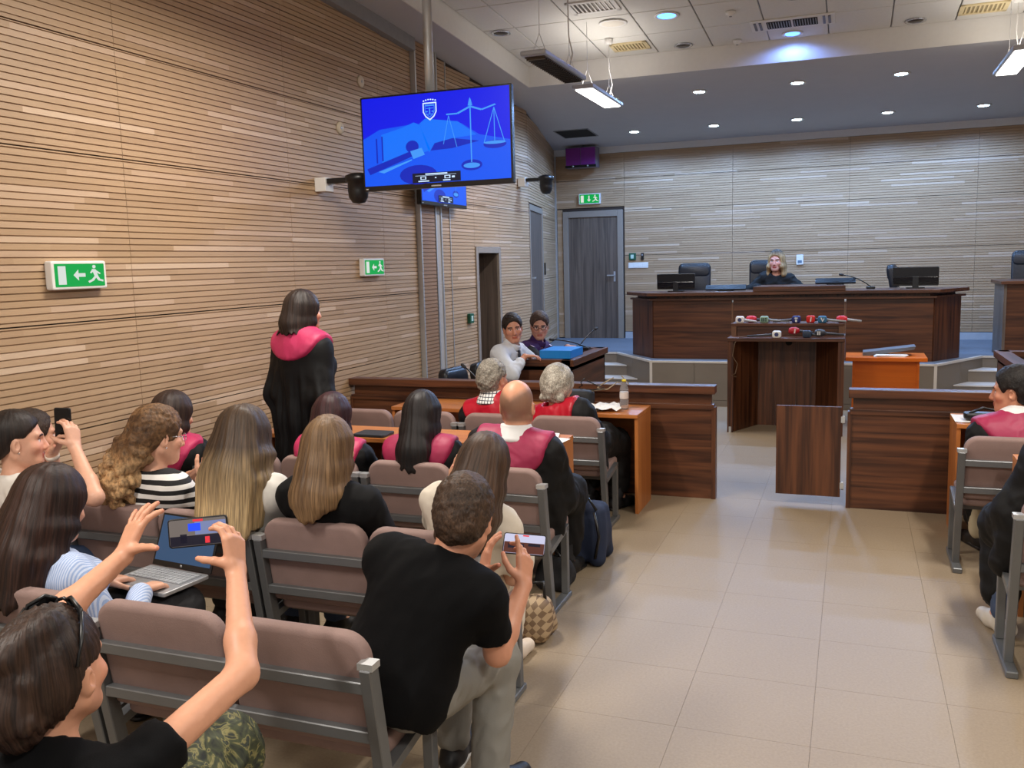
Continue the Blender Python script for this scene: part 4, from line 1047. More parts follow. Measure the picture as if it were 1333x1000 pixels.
# ------------------------------------------------------------------ organic modelling: smooth-union fields meshed with surface nets
A3 = lambda *v: np.array(v, dtype=float)
def unit(v):
    v = np.asarray(v, float); return v / max(1e-9, np.linalg.norm(v))

def rc(a, b, ra, rb, k=0.02, ax=None, fac=None):
    return dict(t='rc', a=np.asarray(a, float), b=np.asarray(b, float), ra=ra, rb=rb, k=k, ax=ax, fac=fac)
def el(c, ax, r, k=0.02):
    return dict(t='el', c=np.asarray(c, float), ax=np.asarray(ax, float), r=np.asarray(r, float), k=k)

class Field:
    def __init__(s, lo, hi, h):
        s.h = h; s.lo = np.asarray(lo, float)
        n = np.maximum(4, np.ceil((np.asarray(hi) - s.lo) / h).astype(int) + 1)
        s.ax = [s.lo[i] + h * np.arange(n[i]) for i in range(3)]
        s.v = np.full(tuple(n), 0.5, dtype=np.float32)
    def _box(s, p, pad):
        if p['t'] == 'rc':
            R = max(p['ra'], p['rb']) / (min(1.0, min(p['fac'])) if p['fac'] is not None else 1.0) + pad
            lo = np.minimum(p['a'], p['b']) - R; hi = np.maximum(p['a'], p['b']) + R
        else:
            e = np.sqrt(((p['ax'] * (p['r'] + pad)[:, None]) ** 2).sum(0)); lo = p['c'] - e; hi = p['c'] + e
        sl = []
        for i in range(3):
            i0 = int(max(0, math.floor((lo[i] - s.lo[i]) / s.h))); i1 = int(min(len(s.ax[i]), math.ceil((hi[i] - s.lo[i]) / s.h) + 1))
            if i1 <= i0: return None
            sl.append(slice(i0, i1))
        return tuple(sl)
    def ev(s, p, sl, infl=0.0):
        X = s.ax[0][sl[0]][:, None, None]; Y = s.ax[1][sl[1]][None, :, None]; Z = s.ax[2][sl[2]][None, None, :]
        if p['t'] == 'rc':
            a, b = p['a'], p['b']; dx, dy, dz_ = X - a[0], Y - a[1], Z - a[2]; e = b - a
            if p['ax'] is not None:
                A = p['ax']; f = p['fac']
                q = [(dx * A[i][0] + dy * A[i][1] + dz_ * A[i][2]) * f[i] for i in range(3)]
                e = np.array([A[i] @ e * f[i] for i in range(3)]); dx, dy, dz_ = q
            ee = max(1e-9, e @ e)
            t = np.clip((dx * e[0] + dy * e[1] + dz_ * e[2]) / ee, 0, 1)
            d = np.sqrt((dx - t * e[0]) ** 2 + (dy - t * e[1]) ** 2 + (dz_ - t * e[2]) ** 2)
            return d - (p['ra'] + (p['rb'] - p['ra']) * t) - infl
        A = p['ax']; r = p['r'] + infl; dx, dy, dz_ = X - p['c'][0], Y - p['c'][1], Z - p['c'][2]
        k0 = 0; k1 = 0
        for i in range(3):
            q = (dx * A[i][0] + dy * A[i][1] + dz_ * A[i][2]) / r[i]
            k0 = k0 + q * q; k1 = k1 + (q / r[i]) ** 2
        k0 = np.sqrt(k0); k1 = np.sqrt(k1)
        return k0 * (k0 - 1) / np.maximum(k1, 1e-6)
    def add(s, p, infl=0.0, k=None):
        k = p['k'] if k is None else k
        sl = s._box(p, max(0, infl) + k + 2.5 * s.h)
        if sl is None: return
        d = s.ev(p, sl, infl); a = s.v[sl]
        h = np.clip(0.5 + 0.5 * (d - a) / k, 0, 1)
        s.v[sl] = d * (1 - h) + a * h - k * h * (1 - h)
    def sub(s, p, k=0.008, infl=0.0):
        sl = s._box(p, infl + k + 2.5 * s.h)
        if sl is None: return
        d = -s.ev(p, sl, infl); a = s.v[sl]
        h = np.clip(0.5 - 0.5 * (d - a) / k, 0, 1)
        s.v[sl] = d * (1 - h) + a * h + k * h * (1 - h)
    def inter(s, p, infl=0.0):
        sl = tuple(slice(0, len(a)) for a in s.ax)
        s.v = np.maximum(s.v, s.ev(p, sl, infl)).astype(np.float32)
    def cut(s, point, normal, jit=None, k=0.0):
        """remove everything on the side the normal points to"""
        X = s.ax[0][:, None, None]; Y = s.ax[1][None, :, None]; Z = s.ax[2][None, None, :]
        n = unit(normal); d = (X - point[0]) * n[0] + (Y - point[1]) * n[1] + (Z - point[2]) * n[2]
        if jit is not None: d = d + jit(X, Y, Z)
        if k:
            h = np.clip(0.5 + 0.5 * (d - s.v) / k, 0, 1); s.v = (s.v * (1 - h) + d * h + k * h * (1 - h)).astype(np.float32)
        else:
            s.v = np.maximum(s.v, d).astype(np.float32)
    def mesh(s):
        v = s.v; v[[0, -1]] = 0.5; v[:, [0, -1]] = 0.5; v[:, :, [0, -1]] = 0.5
        ins = v < 0
        c = np.zeros(tuple(n - 1 for n in v.shape), np.int8)
        OFF = [(i, j, k) for i in (0, 1) for j in (0, 1) for k in (0, 1)]
        for i, j, k in OFF:
            c += ins[i:i + c.shape[0], j:j + c.shape[1], k:k + c.shape[2]]
        act = np.argwhere((c > 0) & (c < 8))
        if len(act) == 0: return np.zeros((0, 3)), np.zeros((0, 4), int)
        idx = np.full(c.shape, -1, np.int64); idx[act[:, 0], act[:, 1], act[:, 2]] = np.arange(len(act))
        val = {o: v[act[:, 0] + o[0], act[:, 1] + o[1], act[:, 2] + o[2]].astype(float) for o in OFF}
        acc = np.zeros((len(act), 3)); cnt = np.zeros(len(act))
        for o in OFF:
            for a in range(3):
                if o[a] == 0:
                    q = list(o); q[a] = 1; q = tuple(q)
                    v0, v1 = val[o], val[q]; mk = (v0 < 0) != (v1 < 0)
                    t = np.where(mk, v0 / np.where(mk, v0 - v1, 1), 0)
                    pt = np.tile(np.array(o, float), (len(act), 1)); pt[:, a] += t
                    acc += pt * mk[:, None]; cnt += mk
        P = s.lo + (act + acc / cnt[:, None]) * s.h
        faces = []
        for a in range(3):
            b_, c_ = (a + 1) % 3, (a + 2) % 3
            sl0 = [slice(None)] * 3; sl1 = [slice(None)] * 3; sl0[a] = slice(0, -1); sl1[a] = slice(1, None)
            e = np.argwhere(ins[tuple(sl0)] != ins[tuple(sl1)])
            e = e[(e[:, b_] > 0) & (e[:, c_] > 0) & (e[:, b_] < c.shape[b_]) & (e[:, c_] < c.shape[c_])]
            q = []
            for db, dc in ((-1, -1), (0, -1), (0, 0), (-1, 0)):
                w = e.copy(); w[:, b_] += db; w[:, c_] += dc; q.append(idx[w[:, 0], w[:, 1], w[:, 2]])
            q = np.stack(q, 1)
            fl_ = ins[e[:, 0], e[:, 1], e[:, 2]]
            q = np.where(fl_[:, None], q, q[:, ::-1])
            faces.append(q)
        Fq = np.concatenate(faces); Fq = Fq[(Fq >= 0).all(1)]
        return P, Fq

def vnormals(P, Fq):
    n = np.cross(P[Fq[:, 2]] - P[Fq[:, 0]], P[Fq[:, 3]] - P[Fq[:, 1]])
    out = np.zeros_like(P)
    for i in range(4): np.add.at(out, Fq[:, i], n)
    return out / np.maximum(np.linalg.norm(out, axis=1, keepdims=True), 1e-9)

def np_mesh(name, P, Fq, mats, parent, loc, colors=None, hairuv=None, mi=None):
    me = bpy.data.meshes.new(name)
    P = P - np.asarray(loc)
    me.vertices.add(len(P)); me.vertices.foreach_set('co', P.astype(np.float32).ravel())
    me.loops.add(Fq.size); me.loops.foreach_set('vertex_index', Fq.astype(np.int32).ravel())
    me.polygons.add(len(Fq)); me.polygons.foreach_set('loop_start', np.arange(0, Fq.size, 4, dtype=np.int32))
    for m_ in (mats if isinstance(mats, (list, tuple)) else [mats]): me.materials.append(m_)
    if mi is not None: me.polygons.foreach_set('material_index', mi.astype(np.int32))
    me.update(calc_edges=True); me.validate()
    me.polygons.foreach_set('use_smooth', np.ones(len(me.polygons), dtype=bool))
    if colors is not None:
        ca_ = me.color_attributes.new('Col', 'FLOAT_COLOR', 'POINT'); ca_.data.foreach_set('color', colors.astype(np.float32).ravel())
    if hairuv is not None:
        at = me.attributes.new('hairuv', 'FLOAT_VECTOR', 'POINT'); at.data.foreach_set('vector', hairuv.astype(np.float32).ravel())
    o = bpy.data.objects.new(name, me); link(o, parent)
    return o

def fnoise(P, freq, seed, octs=2):
    r = np.random.default_rng(seed); out = np.zeros(len(P)); amp = 1.0; tot = 0
    for o_ in range(octs):
        for _ in range(5):
            k = r.normal(size=3); k = k / np.linalg.norm(k) * freq * r.uniform(0.6, 1.4); ph = r.uniform(0, 6.28)
            w = r.normal(size=3); w = w / np.linalg.norm(w) * freq * 0.6
            out += amp * np.sin(P @ k + ph + 1.2 * np.sin(P @ w + ph * 2)); tot += amp * 0.7
        amp *= 0.5; freq *= 2.1
    return out / max(tot, 1e-6)

def attr_skin():
    m_, nt, b = new_mat('skin'); at = N(nt, 'ShaderNodeVertexColor'); at.layer_name = 'Col'
    tc = N(nt, 'ShaderNodeTexCoord'); nz = N(nt, 'ShaderNodeTexNoise'); nz.inputs['Scale'].default_value = 60; nt.links.new(tc.outputs['Object'], nz.inputs['Vector'])
    o = mix_col(nt, nz.outputs['Fac'], (0.92, 0.90, 0.90, 1), (1.06, 1.04, 1.03, 1))
    mu = N(nt, 'ShaderNodeMix', data_type='RGBA', blend_type='MULTIPLY'); mu.inputs[0].default_value = 1
    nt.links.new(at.outputs[0], mu.inputs[6]); nt.links.new(o, mu.inputs[7]); nt.links.new(mu.outputs[2], b.inputs['Base Color'])
    b.inputs['Roughness'].default_value = 0.48
    return m_
M_skin = attr_skin()
def attr_hair(name, rough=0.5, sx=230.0, sz=2.2, bump=0.35, obj=False):
    m_, nt, b = new_mat(name); at = N(nt, 'ShaderNodeVertexColor'); at.layer_name = 'Col'
    ha = N(nt, 'ShaderNodeAttribute'); ha.attribute_name = 'hairuv'
    mp = N(nt, 'ShaderNodeMapping'); mp.inputs['Scale'].default_value = (sx, sz, 1) if not obj else (sx, sx, sz)
    tcx = N(nt, 'ShaderNodeTexCoord'); nt.links.new(tcx.outputs['Object'] if obj else ha.outputs['Vector'], mp.inputs[0])
    nz = N(nt, 'ShaderNodeTexNoise'); nz.inputs['Scale'].default_value = 1.0; nz.inputs['Detail'].default_value = 3; nz.inputs['Distortion'].default_value = 0.3
    nt.links.new(mp.outputs[0], nz.inputs['Vector'])
    cr = N(nt, 'ShaderNodeValToRGB'); cr.color_ramp.elements[0].position = 0.3; cr.color_ramp.elements[0].color = (0.45, 0.43, 0.42, 1); cr.color_ramp.elements[1].position = 0.72; cr.color_ramp.elements[1].color = (1.5, 1.46, 1.4, 1)
    nt.links.new(nz.outputs['Fac'], cr.inputs[0])
    mu = N(nt, 'ShaderNodeMix', data_type='RGBA', blend_type='MULTIPLY'); mu.inputs[0].default_value = 1
    nt.links.new(at.outputs[0], mu.inputs[6]); nt.links.new(cr.outputs[0], mu.inputs[7]); nt.links.new(mu.outputs[2], b.inputs['Base Color'])
    b.inputs['Roughness'].default_value = rough; b.inputs['Specular IOR Level'].default_value = 0.35
    bp = N(nt, 'ShaderNodeBump'); bp.inputs['Strength'].default_value = bump; bp.inputs['Distance'].default_value = 0.004
    nt.links.new(nz.outputs['Fac'], bp.inputs['Height']); nt.links.new(bp.outputs[0], b.inputs['Normal'])
    return m_
M_hair = attr_hair('hair'); M_hair_curly = attr_hair('hair_curly', 0.6, 85.0, 60.0, 0.9, True); M_hair_short = attr_hair('hair_short', 0.6, 150.0, 90.0, 0.8, True)

def cloth(name, rgb, rough=0.8, var=0.1, sheen=0.0):
    return mat('cloth_' + name, rgb, rough, var=var, scale=9, bump=0.12, bscale=350)

# ------------------------------------------------------------------ people
def ik(S, W, l1, l2, pole):
    d = W - S; D = np.linalg.norm(d)
    if D > (l1 + l2) * 0.995:
        f = D / (l1 + l2) / 0.99; l1 *= f; l2 *= f
    a = (l1 * l1 - l2 * l2 + D * D) / (2 * D); hh = sqrt(max(0.0, l1 * l1 - a * a)); u = d / D
    p = pole - u * (pole @ u); p = unit(p)
    return S + u * a + p * hh

def hand_prims(W, d, n, side, curl=0.5, spread=0.0, thumb=None, sc=1.0, fcurl=None):
    """wrist, finger direction, palm normal; side +1 right hand. Palm, four unequal jointed fingers and a thumb off the side of the palm"""
    d = unit(d); n = unit(n - d * (n @ d)); t = np.cross(d, n) * side
    out = []; tips = []
    offs = (0.030, 0.010, -0.011, -0.030); Ls = (0.070, 0.078, 0.072, 0.056); base = (0.088, 0.092, 0.087, 0.078)
    for i in range(4):
        K = W + d * base[i] * sc + t * offs[i] * sc
        out.append(rc(W + t * offs[i] * 0.55 * sc, K, 0.0150 * sc, 0.0118 * sc, 0.014))
        c = (fcurl[i] if fcurl is not None else curl)
        ang = 0.0; p = K; dr0 = unit(d + t * (spread * (1.5 - i) * 0.33))
        for j, (fr, w) in enumerate(((0.45, 0.7), (0.30, 1.1), (0.25, 0.8))):
            ang += c * w
            dr = dr0 * cos(ang) + n * sin(ang)
            q = p + dr * Ls[i] * fr * 1.02 * sc
            r0 = (0.0098, 0.0088, 0.0080)[j] * (0.88 if i == 3 else 1) * sc; r1 = (0.0088, 0.0080, 0.0068)[j] * (0.88 if i == 3 else 1) * sc
            out.append(rc(p, q, r0, r1, 0.004)); p = q
        tips.append((p, dr))
    th = thumb if thumb is not None else [(0.45, 0.80, 0.30), (0.75, 0.45, 0.35), (0.85, 0.20, 0.40)]
    p = W + (d * 0.020 + t * 0.020) * sc
    for j, (a, b, c) in enumerate(th):
        dr = unit(d * a + t * b + n * c); q = p + dr * (0.044, 0.034, 0.026)[j] * sc
        out.append(rc(p, q, (0.0165, 0.0115, 0.0100)[j] * sc, (0.0120, 0.0100, 0.0080)[j] * sc, 0.010 if j == 0 else 0.004)); p = q
    tips.append((p, dr))
    return out, tips

def person(label, head, pel, hy=0.0, hp=0.0, hr=0.0, by=0.0, fem=False, skin=(214, 164, 136), hs=1.03, arms=None, legs=None, top=None, bottom=None,
           hair=None, yoke=None, collar=None, shoes=(26, 26, 28), sw=None, res=0.012, name='person', sleeve=None, brow=(60, 44, 34), lip=None, girth=1.0, stub=None, extra=None, loc=None, nb=None):
    head = A3(*head); pel = A3(*pel)
    a = radians(by); Fb = A3(sin(a), cos(a), 0); Rb = A3(cos(a), -sin(a), 0); U0 = A3(0, 0, 1)
    # head frame
    a = radians(hy); Fh = A3(sin(a), cos(a), 0); Rh = A3(cos(a), -sin(a), 0)
    p_ = radians(hp); Fh2 = Fh * cos(p_) - U0 * sin(p_); Uh = U0 * cos(p_) + Fh * sin(p_)
    r_ = radians(hr); Rh2 = Rh * cos(r_) - Uh * sin(r_); Uh2 = Uh * cos(r_) + Rh * sin(r_)
    Fh, Rh, Uh = Fh2, Rh2, Uh2; HA = np.stack([Rh, Fh, Uh])
    H = lambda r, f, u: head + (Rh * r + Fh * f + Uh * u) * hs
    Nk = A3(*nb) if nb is not None else head - (Uh * 0.55 + U0 * 0.45) * 0.165 * hs - Fb * 0.03
    S = unit(Nk - pel); tl = np.linalg.norm(Nk - pel); Ft = unit(Fb - S * (Fb @ S)); Rt = np.cross(Ft, S); TA_ = np.stack([Rt, Ft, S]); ts = tl / 0.50
    shw = sw if sw is not None else (0.158 if fem else 0.182)
    g = girth; gw = (0.90 if fem else 1.0) * g
    root = empty(name, (float(pel[0]), float(pel[1]), 0.0) if loc is None else loc, 0, label, 'person')
    L0 = np.array(root.location)
    T = lambda r, f, s_: pel + Rt * r + Ft * f + S * s_ * ts
    shl = {s: T(s * shw, 0.0, 0.445) for s in (-1, 1)}
    torso = [el(T(0, 0, 0.02), TA_, (0.165 * gw * (1.08 if fem else 1), 0.115 * g, 0.12), 0.05), el(T(0, 0.005, 0.17), TA_, (0.138 * gw, 0.10 * g, 0.15 * ts), 0.06),
             el(T(0, 0.005, 0.33), TA_, (0.158 * gw, 0.112 * g, 0.16 * ts), 0.06), rc(T(-shw + 0.03, -0.005, 0.435), T(shw - 0.03, -0.005, 0.435), 0.062, 0.062, 0.05)]
    for s in (-1, 1):
        torso.append(rc(shl[s] - Rt * s * 0.03 + S * 0.005, Nk - S * 0.004, 0.050, 0.044, 0.045))
        if fem: torso.append(el(T(s * 0.072, 0.085, 0.32), TA_, (0.068, 0.060, 0.065), 0.035))
    neck = [rc(Nk - S * 0.04, H(0, -0.022, -0.05), 0.058 if not fem else 0.050, 0.054 if not fem else 0.047, 0.025)]
    # legs
    hipj = {s: pel + Rb * s * 0.088 - U0 * 0.015 for s in (-1, 1)}
    if legs is None:
        legs = {}
        for s in (-1, 1):
            kn = A3(*(hipj[s] + Fb * 0.42 + Rb * s * 0.03)); kn[2] = 0.49
            an = kn - Fb * 0.02; an = A3(an[0], an[1], 0.085); legs[s] = (kn, an)
    else:
        legs = {s: (A3(*legs[s][0]), A3(*legs[s][1])) for s in legs}
    legp = []; shoep = {}
    for s in (-1, 1):
        kn, an = legs[s]
        legp += [rc(hipj[s], kn, 0.083 * g, 0.058, 0.03), rc(kn, kn + (an - kn) * 0.35, 0.058, 0.056, 0.03), rc(kn + (an - kn) * 0.35, an, 0.056, 0.036, 0.03)]
        fd = unit(A3(*(Fb * 1.0 + Rb * s * 0.2))) if len(legs[s]) < 3 else None
        shoep[s] = (an, fd)
        legp.append(rc(an, an + fd * 0.13 - U0 * 0.035, 0.036, 0.026, 0.02))
    # arms
    AR = {}; hands = []; armp = {}
    arms = arms or {}
    for s in (-1, 1):
        sp = arms.get(s)
        if sp is None:
            w = (legs[s][0] * 0.6 + legs[-s][0] * 0.1 + hipj[s] * 0.3); w = w + U0 * (0.085 if legs[s][0][2] < pel[2] + 0.2 else 0.1)
            if pel[2] > 0.7: w = shl[s] - U0 * 0.50 + Rb * s * 0.05 + Fb * 0.10
            sp = dict(w=w)
        W = A3(*sp['w']); pole = A3(*sp['pole']) if 'pole' in sp else -U0 * 0.8 + Rb * s * 0.5 - Fb * 0.4
        E = A3(*sp['e']) if 'e' in sp else ik(shl[s], W, 0.285 * sp.get('ls', 1), 0.25 * sp.get('ls', 1), pole)
        d = A3(*sp['d']) if 'd' in sp else unit(W - E)
        n = A3(*sp['n']) if 'n' in sp else -U0 + Ft * 0.1
        AR[s] = (shl[s], E, W)
        armp[s] = [rc(shl[s], E, 0.050 * (0.86 if fem else 1) * g, 0.040 * (0.9 if fem else 1), 0.03), rc(E, E + (W - E) * 0.3, 0.041 * (0.9 if fem else 1), 0.041 * (0.9 if fem else 1), 0.02), rc(E + (W - E) * 0.3, W, 0.040 * (0.88 if fem else 1), 0.0265 * (0.92 if fem else 1), 0.02)]
        hp_, tips = hand_prims(W, d, n, s, sp.get('curl', 0.45), sp.get('spread', 0.1), sp.get('thumb'), sp.get('sc', 0.93 if fem else 1.0), sp.get('fcurl'))
        hands.append((hp_ + [rc(W - unit(W - E) * 0.05, W, 0.029 * (0.9 if fem else 1), 0.0265 * (0.92 if fem else 1), 0.012)], tips, s))
    # head shape
    hd = [el(H(0, -0.014, 0.034), HA, A3(0.077, 0.099, 0.096) * hs, 0.02), el(H(0, 0.022, -0.03), HA, A3(0.062, 0.074, 0.086) * hs, 0.035),
          el(H(0, 0.068, -0.094), HA, A3(0.026, 0.024, 0.022) * hs, 0.03), rc(H(0, 0.086, 0.016), H(0, 0.108, -0.030), 0.0095 * hs, 0.0125 * hs, 0.012),
          el(H(0, 0.090, -0.058), HA, A3(0.023, 0.010, 0.0062) * hs, 0.008), el(H(0, 0.088, -0.069), HA, A3(0.020, 0.010, 0.0070) * hs, 0.008)]
    for s in (-1, 1):
        hd += [rc(H(s*0.056, -0.004, -0.05), H(s*0.020, 0.062, -0.092), 0.019 * hs, 0.019 * hs, 0.03), rc(H(s*0.044, 0.074, 0.030), H(s*0.012, 0.086, 0.024), 0.010 * hs, 0.009 * hs, 0.016),
               el(H(s*0.044, 0.058, -0.022), HA, A3(0.024, 0.024, 0.020) * hs, 0.025), el(H(s*0.011, 0.097, -0.034), HA, A3(0.009, 0.010, 0.008) * hs, 0.008)]
    ears = []
    for s in (-1, 1):
        ea = unit(Rh * s * 1.0 - Fh * 0.45); eax = np.stack([ea, unit(np.cross(Uh, ea)), Uh])
        ears.append((el(H(s*0.080, -0.008, -0.006), eax, A3(0.009, 0.019, 0.031) * hs, 0.010), el(H(s*0.087, -0.001, -0.004), eax, A3(0.005, 0.010, 0.017) * hs, 0.006)))
    # ---- body mesh: low-resolution body, finer head and hands, all on the same surface
    allp = torso + neck + legp + armp[-1] + armp[1]
    pts = np.concatenate([np.stack([p['a'], p['b']]) if p['t'] == 'rc' else p['c'][None] for p in allp])
    F1 = Field(pts.min(0) - 0.2, pts.max(0) + 0.2, res)
    for p in allp: F1.add(p)
    F1.add(hd[0]); F1.add(hd[1])
    P1_, Q1 = F1.mesh()
    hc = head - Uh * 0.01
    # drop low-res faces inside the head box
    hm = np.linalg.norm(P1_ - hc, axis=1) > 0.098 * hs
    keep = hm[Q1].all(1)
    Q1 = Q1[keep]
    F2 = Field(head - 0.155 * hs - 0.01, head + 0.155 * hs + 0.01, 0.0048)
    for p in torso[3:] + neck: F2.add(p)
    for p in hd: F2.add(p)
    for e, dent in ears:
        F2.add(e); F2.sub(dent, 0.004)
    for s in (-1, 1):
        F2.sub(el(H(s*0.031, 0.094, 0.007), HA, A3(0.017, 0.013, 0.011) * hs), 0.012)
        F2.add(el(H(s*0.031, 0.0735, 0.006), HA, A3(0.0125, 0.0125, 0.0125) * hs), k=0.002)
    P2_, Q2 = F2.mesh()
    PS, QS, n0 = [P1_, P2_], [Q1, Q2 + len(P1_)], len(P1_) + len(P2_)
    hand_rng = []
    for hp_, tips, s in hands:
        pp = np.concatenate([np.stack([p['a'], p['b']]) for p in hp_])
        F3 = Field(pp.min(0) - 0.03, pp.max(0) + 0.03, 0.0036)
        for p in hp_: F3.add(p)
        P3_, Q3 = F3.mesh(); PS.append(P3_); QS.append(Q3 + n0); hand_rng.append((n0, n0 + len(P3_), tips)); n0 += len(P3_)
    P = np.concatenate(PS); Q = np.concatenate(QS)
    # skin colours: lips, brows, eyes, nails
    base = np.array(srgb(*skin)[:3]); colr = np.tile(base, (len(P), 1)); 
    loc_ = (P - head) @ np.stack([Rh, Fh, Uh]).T / hs
    r, f, u = loc_.T
    front = (f > 0.045) & (f < 0.125) & (np.abs(u) < 0.15) & (np.abs(r) < 0.09)
    lipc = np.array(srgb(*(lip or (tuple(int(c * k_) for c, k_ in zip(skin, (0.86, 0.66, 0.66)))))))[:3]
    ml = front & (np.abs(u + 0.0635) < 0.0105) & (np.abs(r) < 0.024); colr[ml] = lipc
    bm_ = front & (np.abs(np.abs(r) - 0.031) < 0.019) & (np.abs(u - 0.0285 + 0.15 * np.abs(np.abs(r) - 0.026)) < 0.0052) & (f > 0.06); colr[bm_] = np.array(srgb(*brow))[:3]
    for s in (-1, 1):
        de = np.sqrt((r - s*0.031) ** 2 + (f - 0.0735) ** 2 + (u - 0.006) ** 2)
        ey = front & (de < 0.0142) & (np.abs(u - 0.006) < 0.0065); colr[ey] = np.array(srgb(225, 220, 214))[:3]
        ir = ey & (np.sqrt((r - s*0.031) ** 2 + (u - 0.006) ** 2) < 0.0058); colr[ir] = np.array(srgb(46, 32, 24))[:3]
        lid = front & (de < 0.018) & (np.abs(u - 0.0135) < 0.0032); colr[lid] = base * 0.35
    ck = front & (np.abs(u + 0.02) < 0.03); colr[ck] *= np.array([1.03, 0.95, 0.95])
    if stub is not None:                                    # clipped hair shade on the scalp
        st, amount = stub
        w = np.clip((0.055 - f) / 0.02, 0, 1) * np.clip((u + 0.075) / 0.02, 0, 1) * np.clip((0.062 - u + 0.05 * np.abs(r) / 0.07) / 0.03, 0, 1) * (np.linalg.norm(loc_, axis=1) < 0.2) * (np.abs(r) < 0.079)
        w = w * amount; colr = colr * (1 - w[:, None]) + np.array(srgb(*st))[:3] * w[:, None]
    for i0, i1, tips in hand_rng:
        for tp, dr in tips:
            m_ = np.linalg.norm(P[i0:i1] - (tp + dr * 0.004), axis=1) < 0.0085
            colr[i0:i1][m_] = colr[i0:i1][m_] * np.array([1.04, 0.86, 0.88])
    np_mesh('body', P, Q, M_skin, root, L0, np.c_[colr, np.ones(len(P))])
    ctx = dict(root=root, L0=L0, H=H, T=T, HA=HA, head=head, hs=hs, Nk=Nk, S=S, Rt=Rt, Ft=Ft, TA=TA_, Fb=Fb, Rb=Rb, AR=AR, sh=shl, pel=pel, Rh=Rh, Fh=Fh, Uh=Uh, torso=torso, neck=neck, legs=legs, hipj=hipj, hands=hands)
    # ---- clothes
    def fold(P_, Q_, amp, freq, seed, w=None, lat=1.0):
        nn = vnormals(P_, Q_); n1_ = fnoise(P_ * A3(1, 1, 0.7), freq * 0.8, seed, 1); n2_ = fnoise(P_ * A3(1, 1, 0.8), freq * 2.2, seed + 3, 2)
        d = (n1_ * 0.7 + (0.6 - 1.6 * np.abs(n2_))) * amp
        if w is not None: d = d * w(P_)
        return P_ + nn * d[:, None]
    seed = abs(hash(label)) % 9999 if False else sum(ord(c) for c in label)
    if bottom:
        ps = legp[:]; F4 = Field(np.min([p['a'] for p in legp] + [p['b'] for p in legp], axis=0) - 0.16, np.max([p['a'] for p in legp] + [p['b'] for p in legp], axis=0) + 0.18, 0.0105)
        F4.add(torso[0], 0.014)
        for s in (-1, 1):
            kn, an = legs[s]; fat = bottom.get('fat', 0.0)
            F4.add(rc(hipj[s], kn, 0.096 * g + fat, 0.074 + fat, 0.03)); F4.add(rc(kn, an + U0 * 0.03, 0.074 + fat, 0.056 + fat, 0.03))
        for s in (-1, 1): pass
        P_, Q_ = F4.mesh(); P_ = fold(P_, Q_, bottom.get('amp', 0.006), 26, seed)
        np_mesh('trousers', P_, Q_, bottom['m'], root, L0)
    if shoes:
        for s in (-1, 1):
            an, fd = shoep[s]; gz = an[2] - 0.085
            F5 = Field(an - A3(0.2, 0.2, 0.12), an + A3(0.26, 0.26, 0.12), 0.008)
            fl_ = A3(an[0], an[1], gz)
            F5.add(rc(fl_ - fd * 0.045 + U0 * 0.042, fl_ + fd * 0.09 + U0 * 0.042, 0.040, 0.042, 0.03)); F5.add(rc(fl_ + fd * 0.09 + U0 * 0.036, fl_ + fd * 0.175 + U0 * 0.034, 0.042, 0.034, 0.03)); F5.add(rc(fl_ + U0 * 0.05, an + U0 * 0.01, 0.044, 0.046, 0.03))
            F5.cut(fl_ + U0 * 0.004, -U0)
            P_, Q_ = F5.mesh(); so = np_mesh('shoe', P_, Q_, mat('shoe_%d_%d' % (shoes[0], shoes[2]), shoes, 0.5), root, L0)
            if shoes[0] < 60:
                F5 = Field(an - A3(0.2, 0.2, 0.12), an + A3(0.26, 0.26, 0.02), 0.007)
                F5.add(rc(fl_ - fd * 0.05 + U0 * 0.012, fl_ + fd * 0.185 + U0 * 0.012, 0.044, 0.042, 0.01)); F5.cut(fl_ + U0 * 0.003, -U0); F5.cut(fl_ + U0 * 0.022, U0)
                P_, Q_ = F5.mesh(); np_mesh('sole', P_, Q_, mat('sole_white', (214, 212, 206), 0.6) if bottom and bottom.get('sole') else M_black, so, L0)
    if top:
        kind = top['kind']; inf = top.get('infl', 0.014)
        Fx = Field(pts.min(0) - 0.24, pts.max(0) + 0.24, top.get('res', 0.0105))
        for p in torso: Fx.add(p, inf)
        sl = top.get('sleeve', 1.0)
        if kind in ('robe', 'robe_stand'):
            for s in (-1, 1):
                a0, e0, w0 = AR[s]
                sr_ = 0.074 if kind == 'robe' else 0.066
                Fx.add(rc(a0, e0, sr_, sr_ + 0.006, 0.05)); Fx.add(rc(e0, e0 + (w0 - e0) * 0.86, sr_ + 0.004, sr_ + 0.016, 0.04))
                Fx.add(rc(a0 - S * 0.05 - Rt * s * 0.03, e0 * 0.3 + T(s * 0.13, -0.02, 0.12) * 0.7, 0.075, 0.09, 0.06))
            if kind == 'robe':
                for s in (-1, 1):
                    kn, an = legs[s]
                    Fx.add(rc(hipj[s] + U0 * 0.02, kn + U0 * 0.0, 0.135, 0.10, 0.06)); Fx.add(rc(kn, kn * 0.25 + an * 0.75 + Fb * 0.03, 0.10, 0.085, 0.05))
                Fx.add(el(T(0, -0.01, 0.10), TA_, (0.20, 0.15, 0.22), 0.06))
                for s in (-1, 1): Fx.add(rc(T(s * 0.15, -0.03, 0.25), pel + Rb * s * 0.21 - U0 * 0.10, 0.08, 0.07, 0.06))
            else:
                f_ = (1.0, 1.35, 1.0)
                Fx.add(rc(T(0, -0.01, 0.38), pel, 0.165, 0.195, 0.05, TA_, f_)); Fx.add(rc(pel, A3(pel[0], pel[1], 0.28), 0.195, 0.235, 0.05, TA_, f_))
                Fx.cut(A3(pel[0], pel[1], 0.16), -U0)
        else:
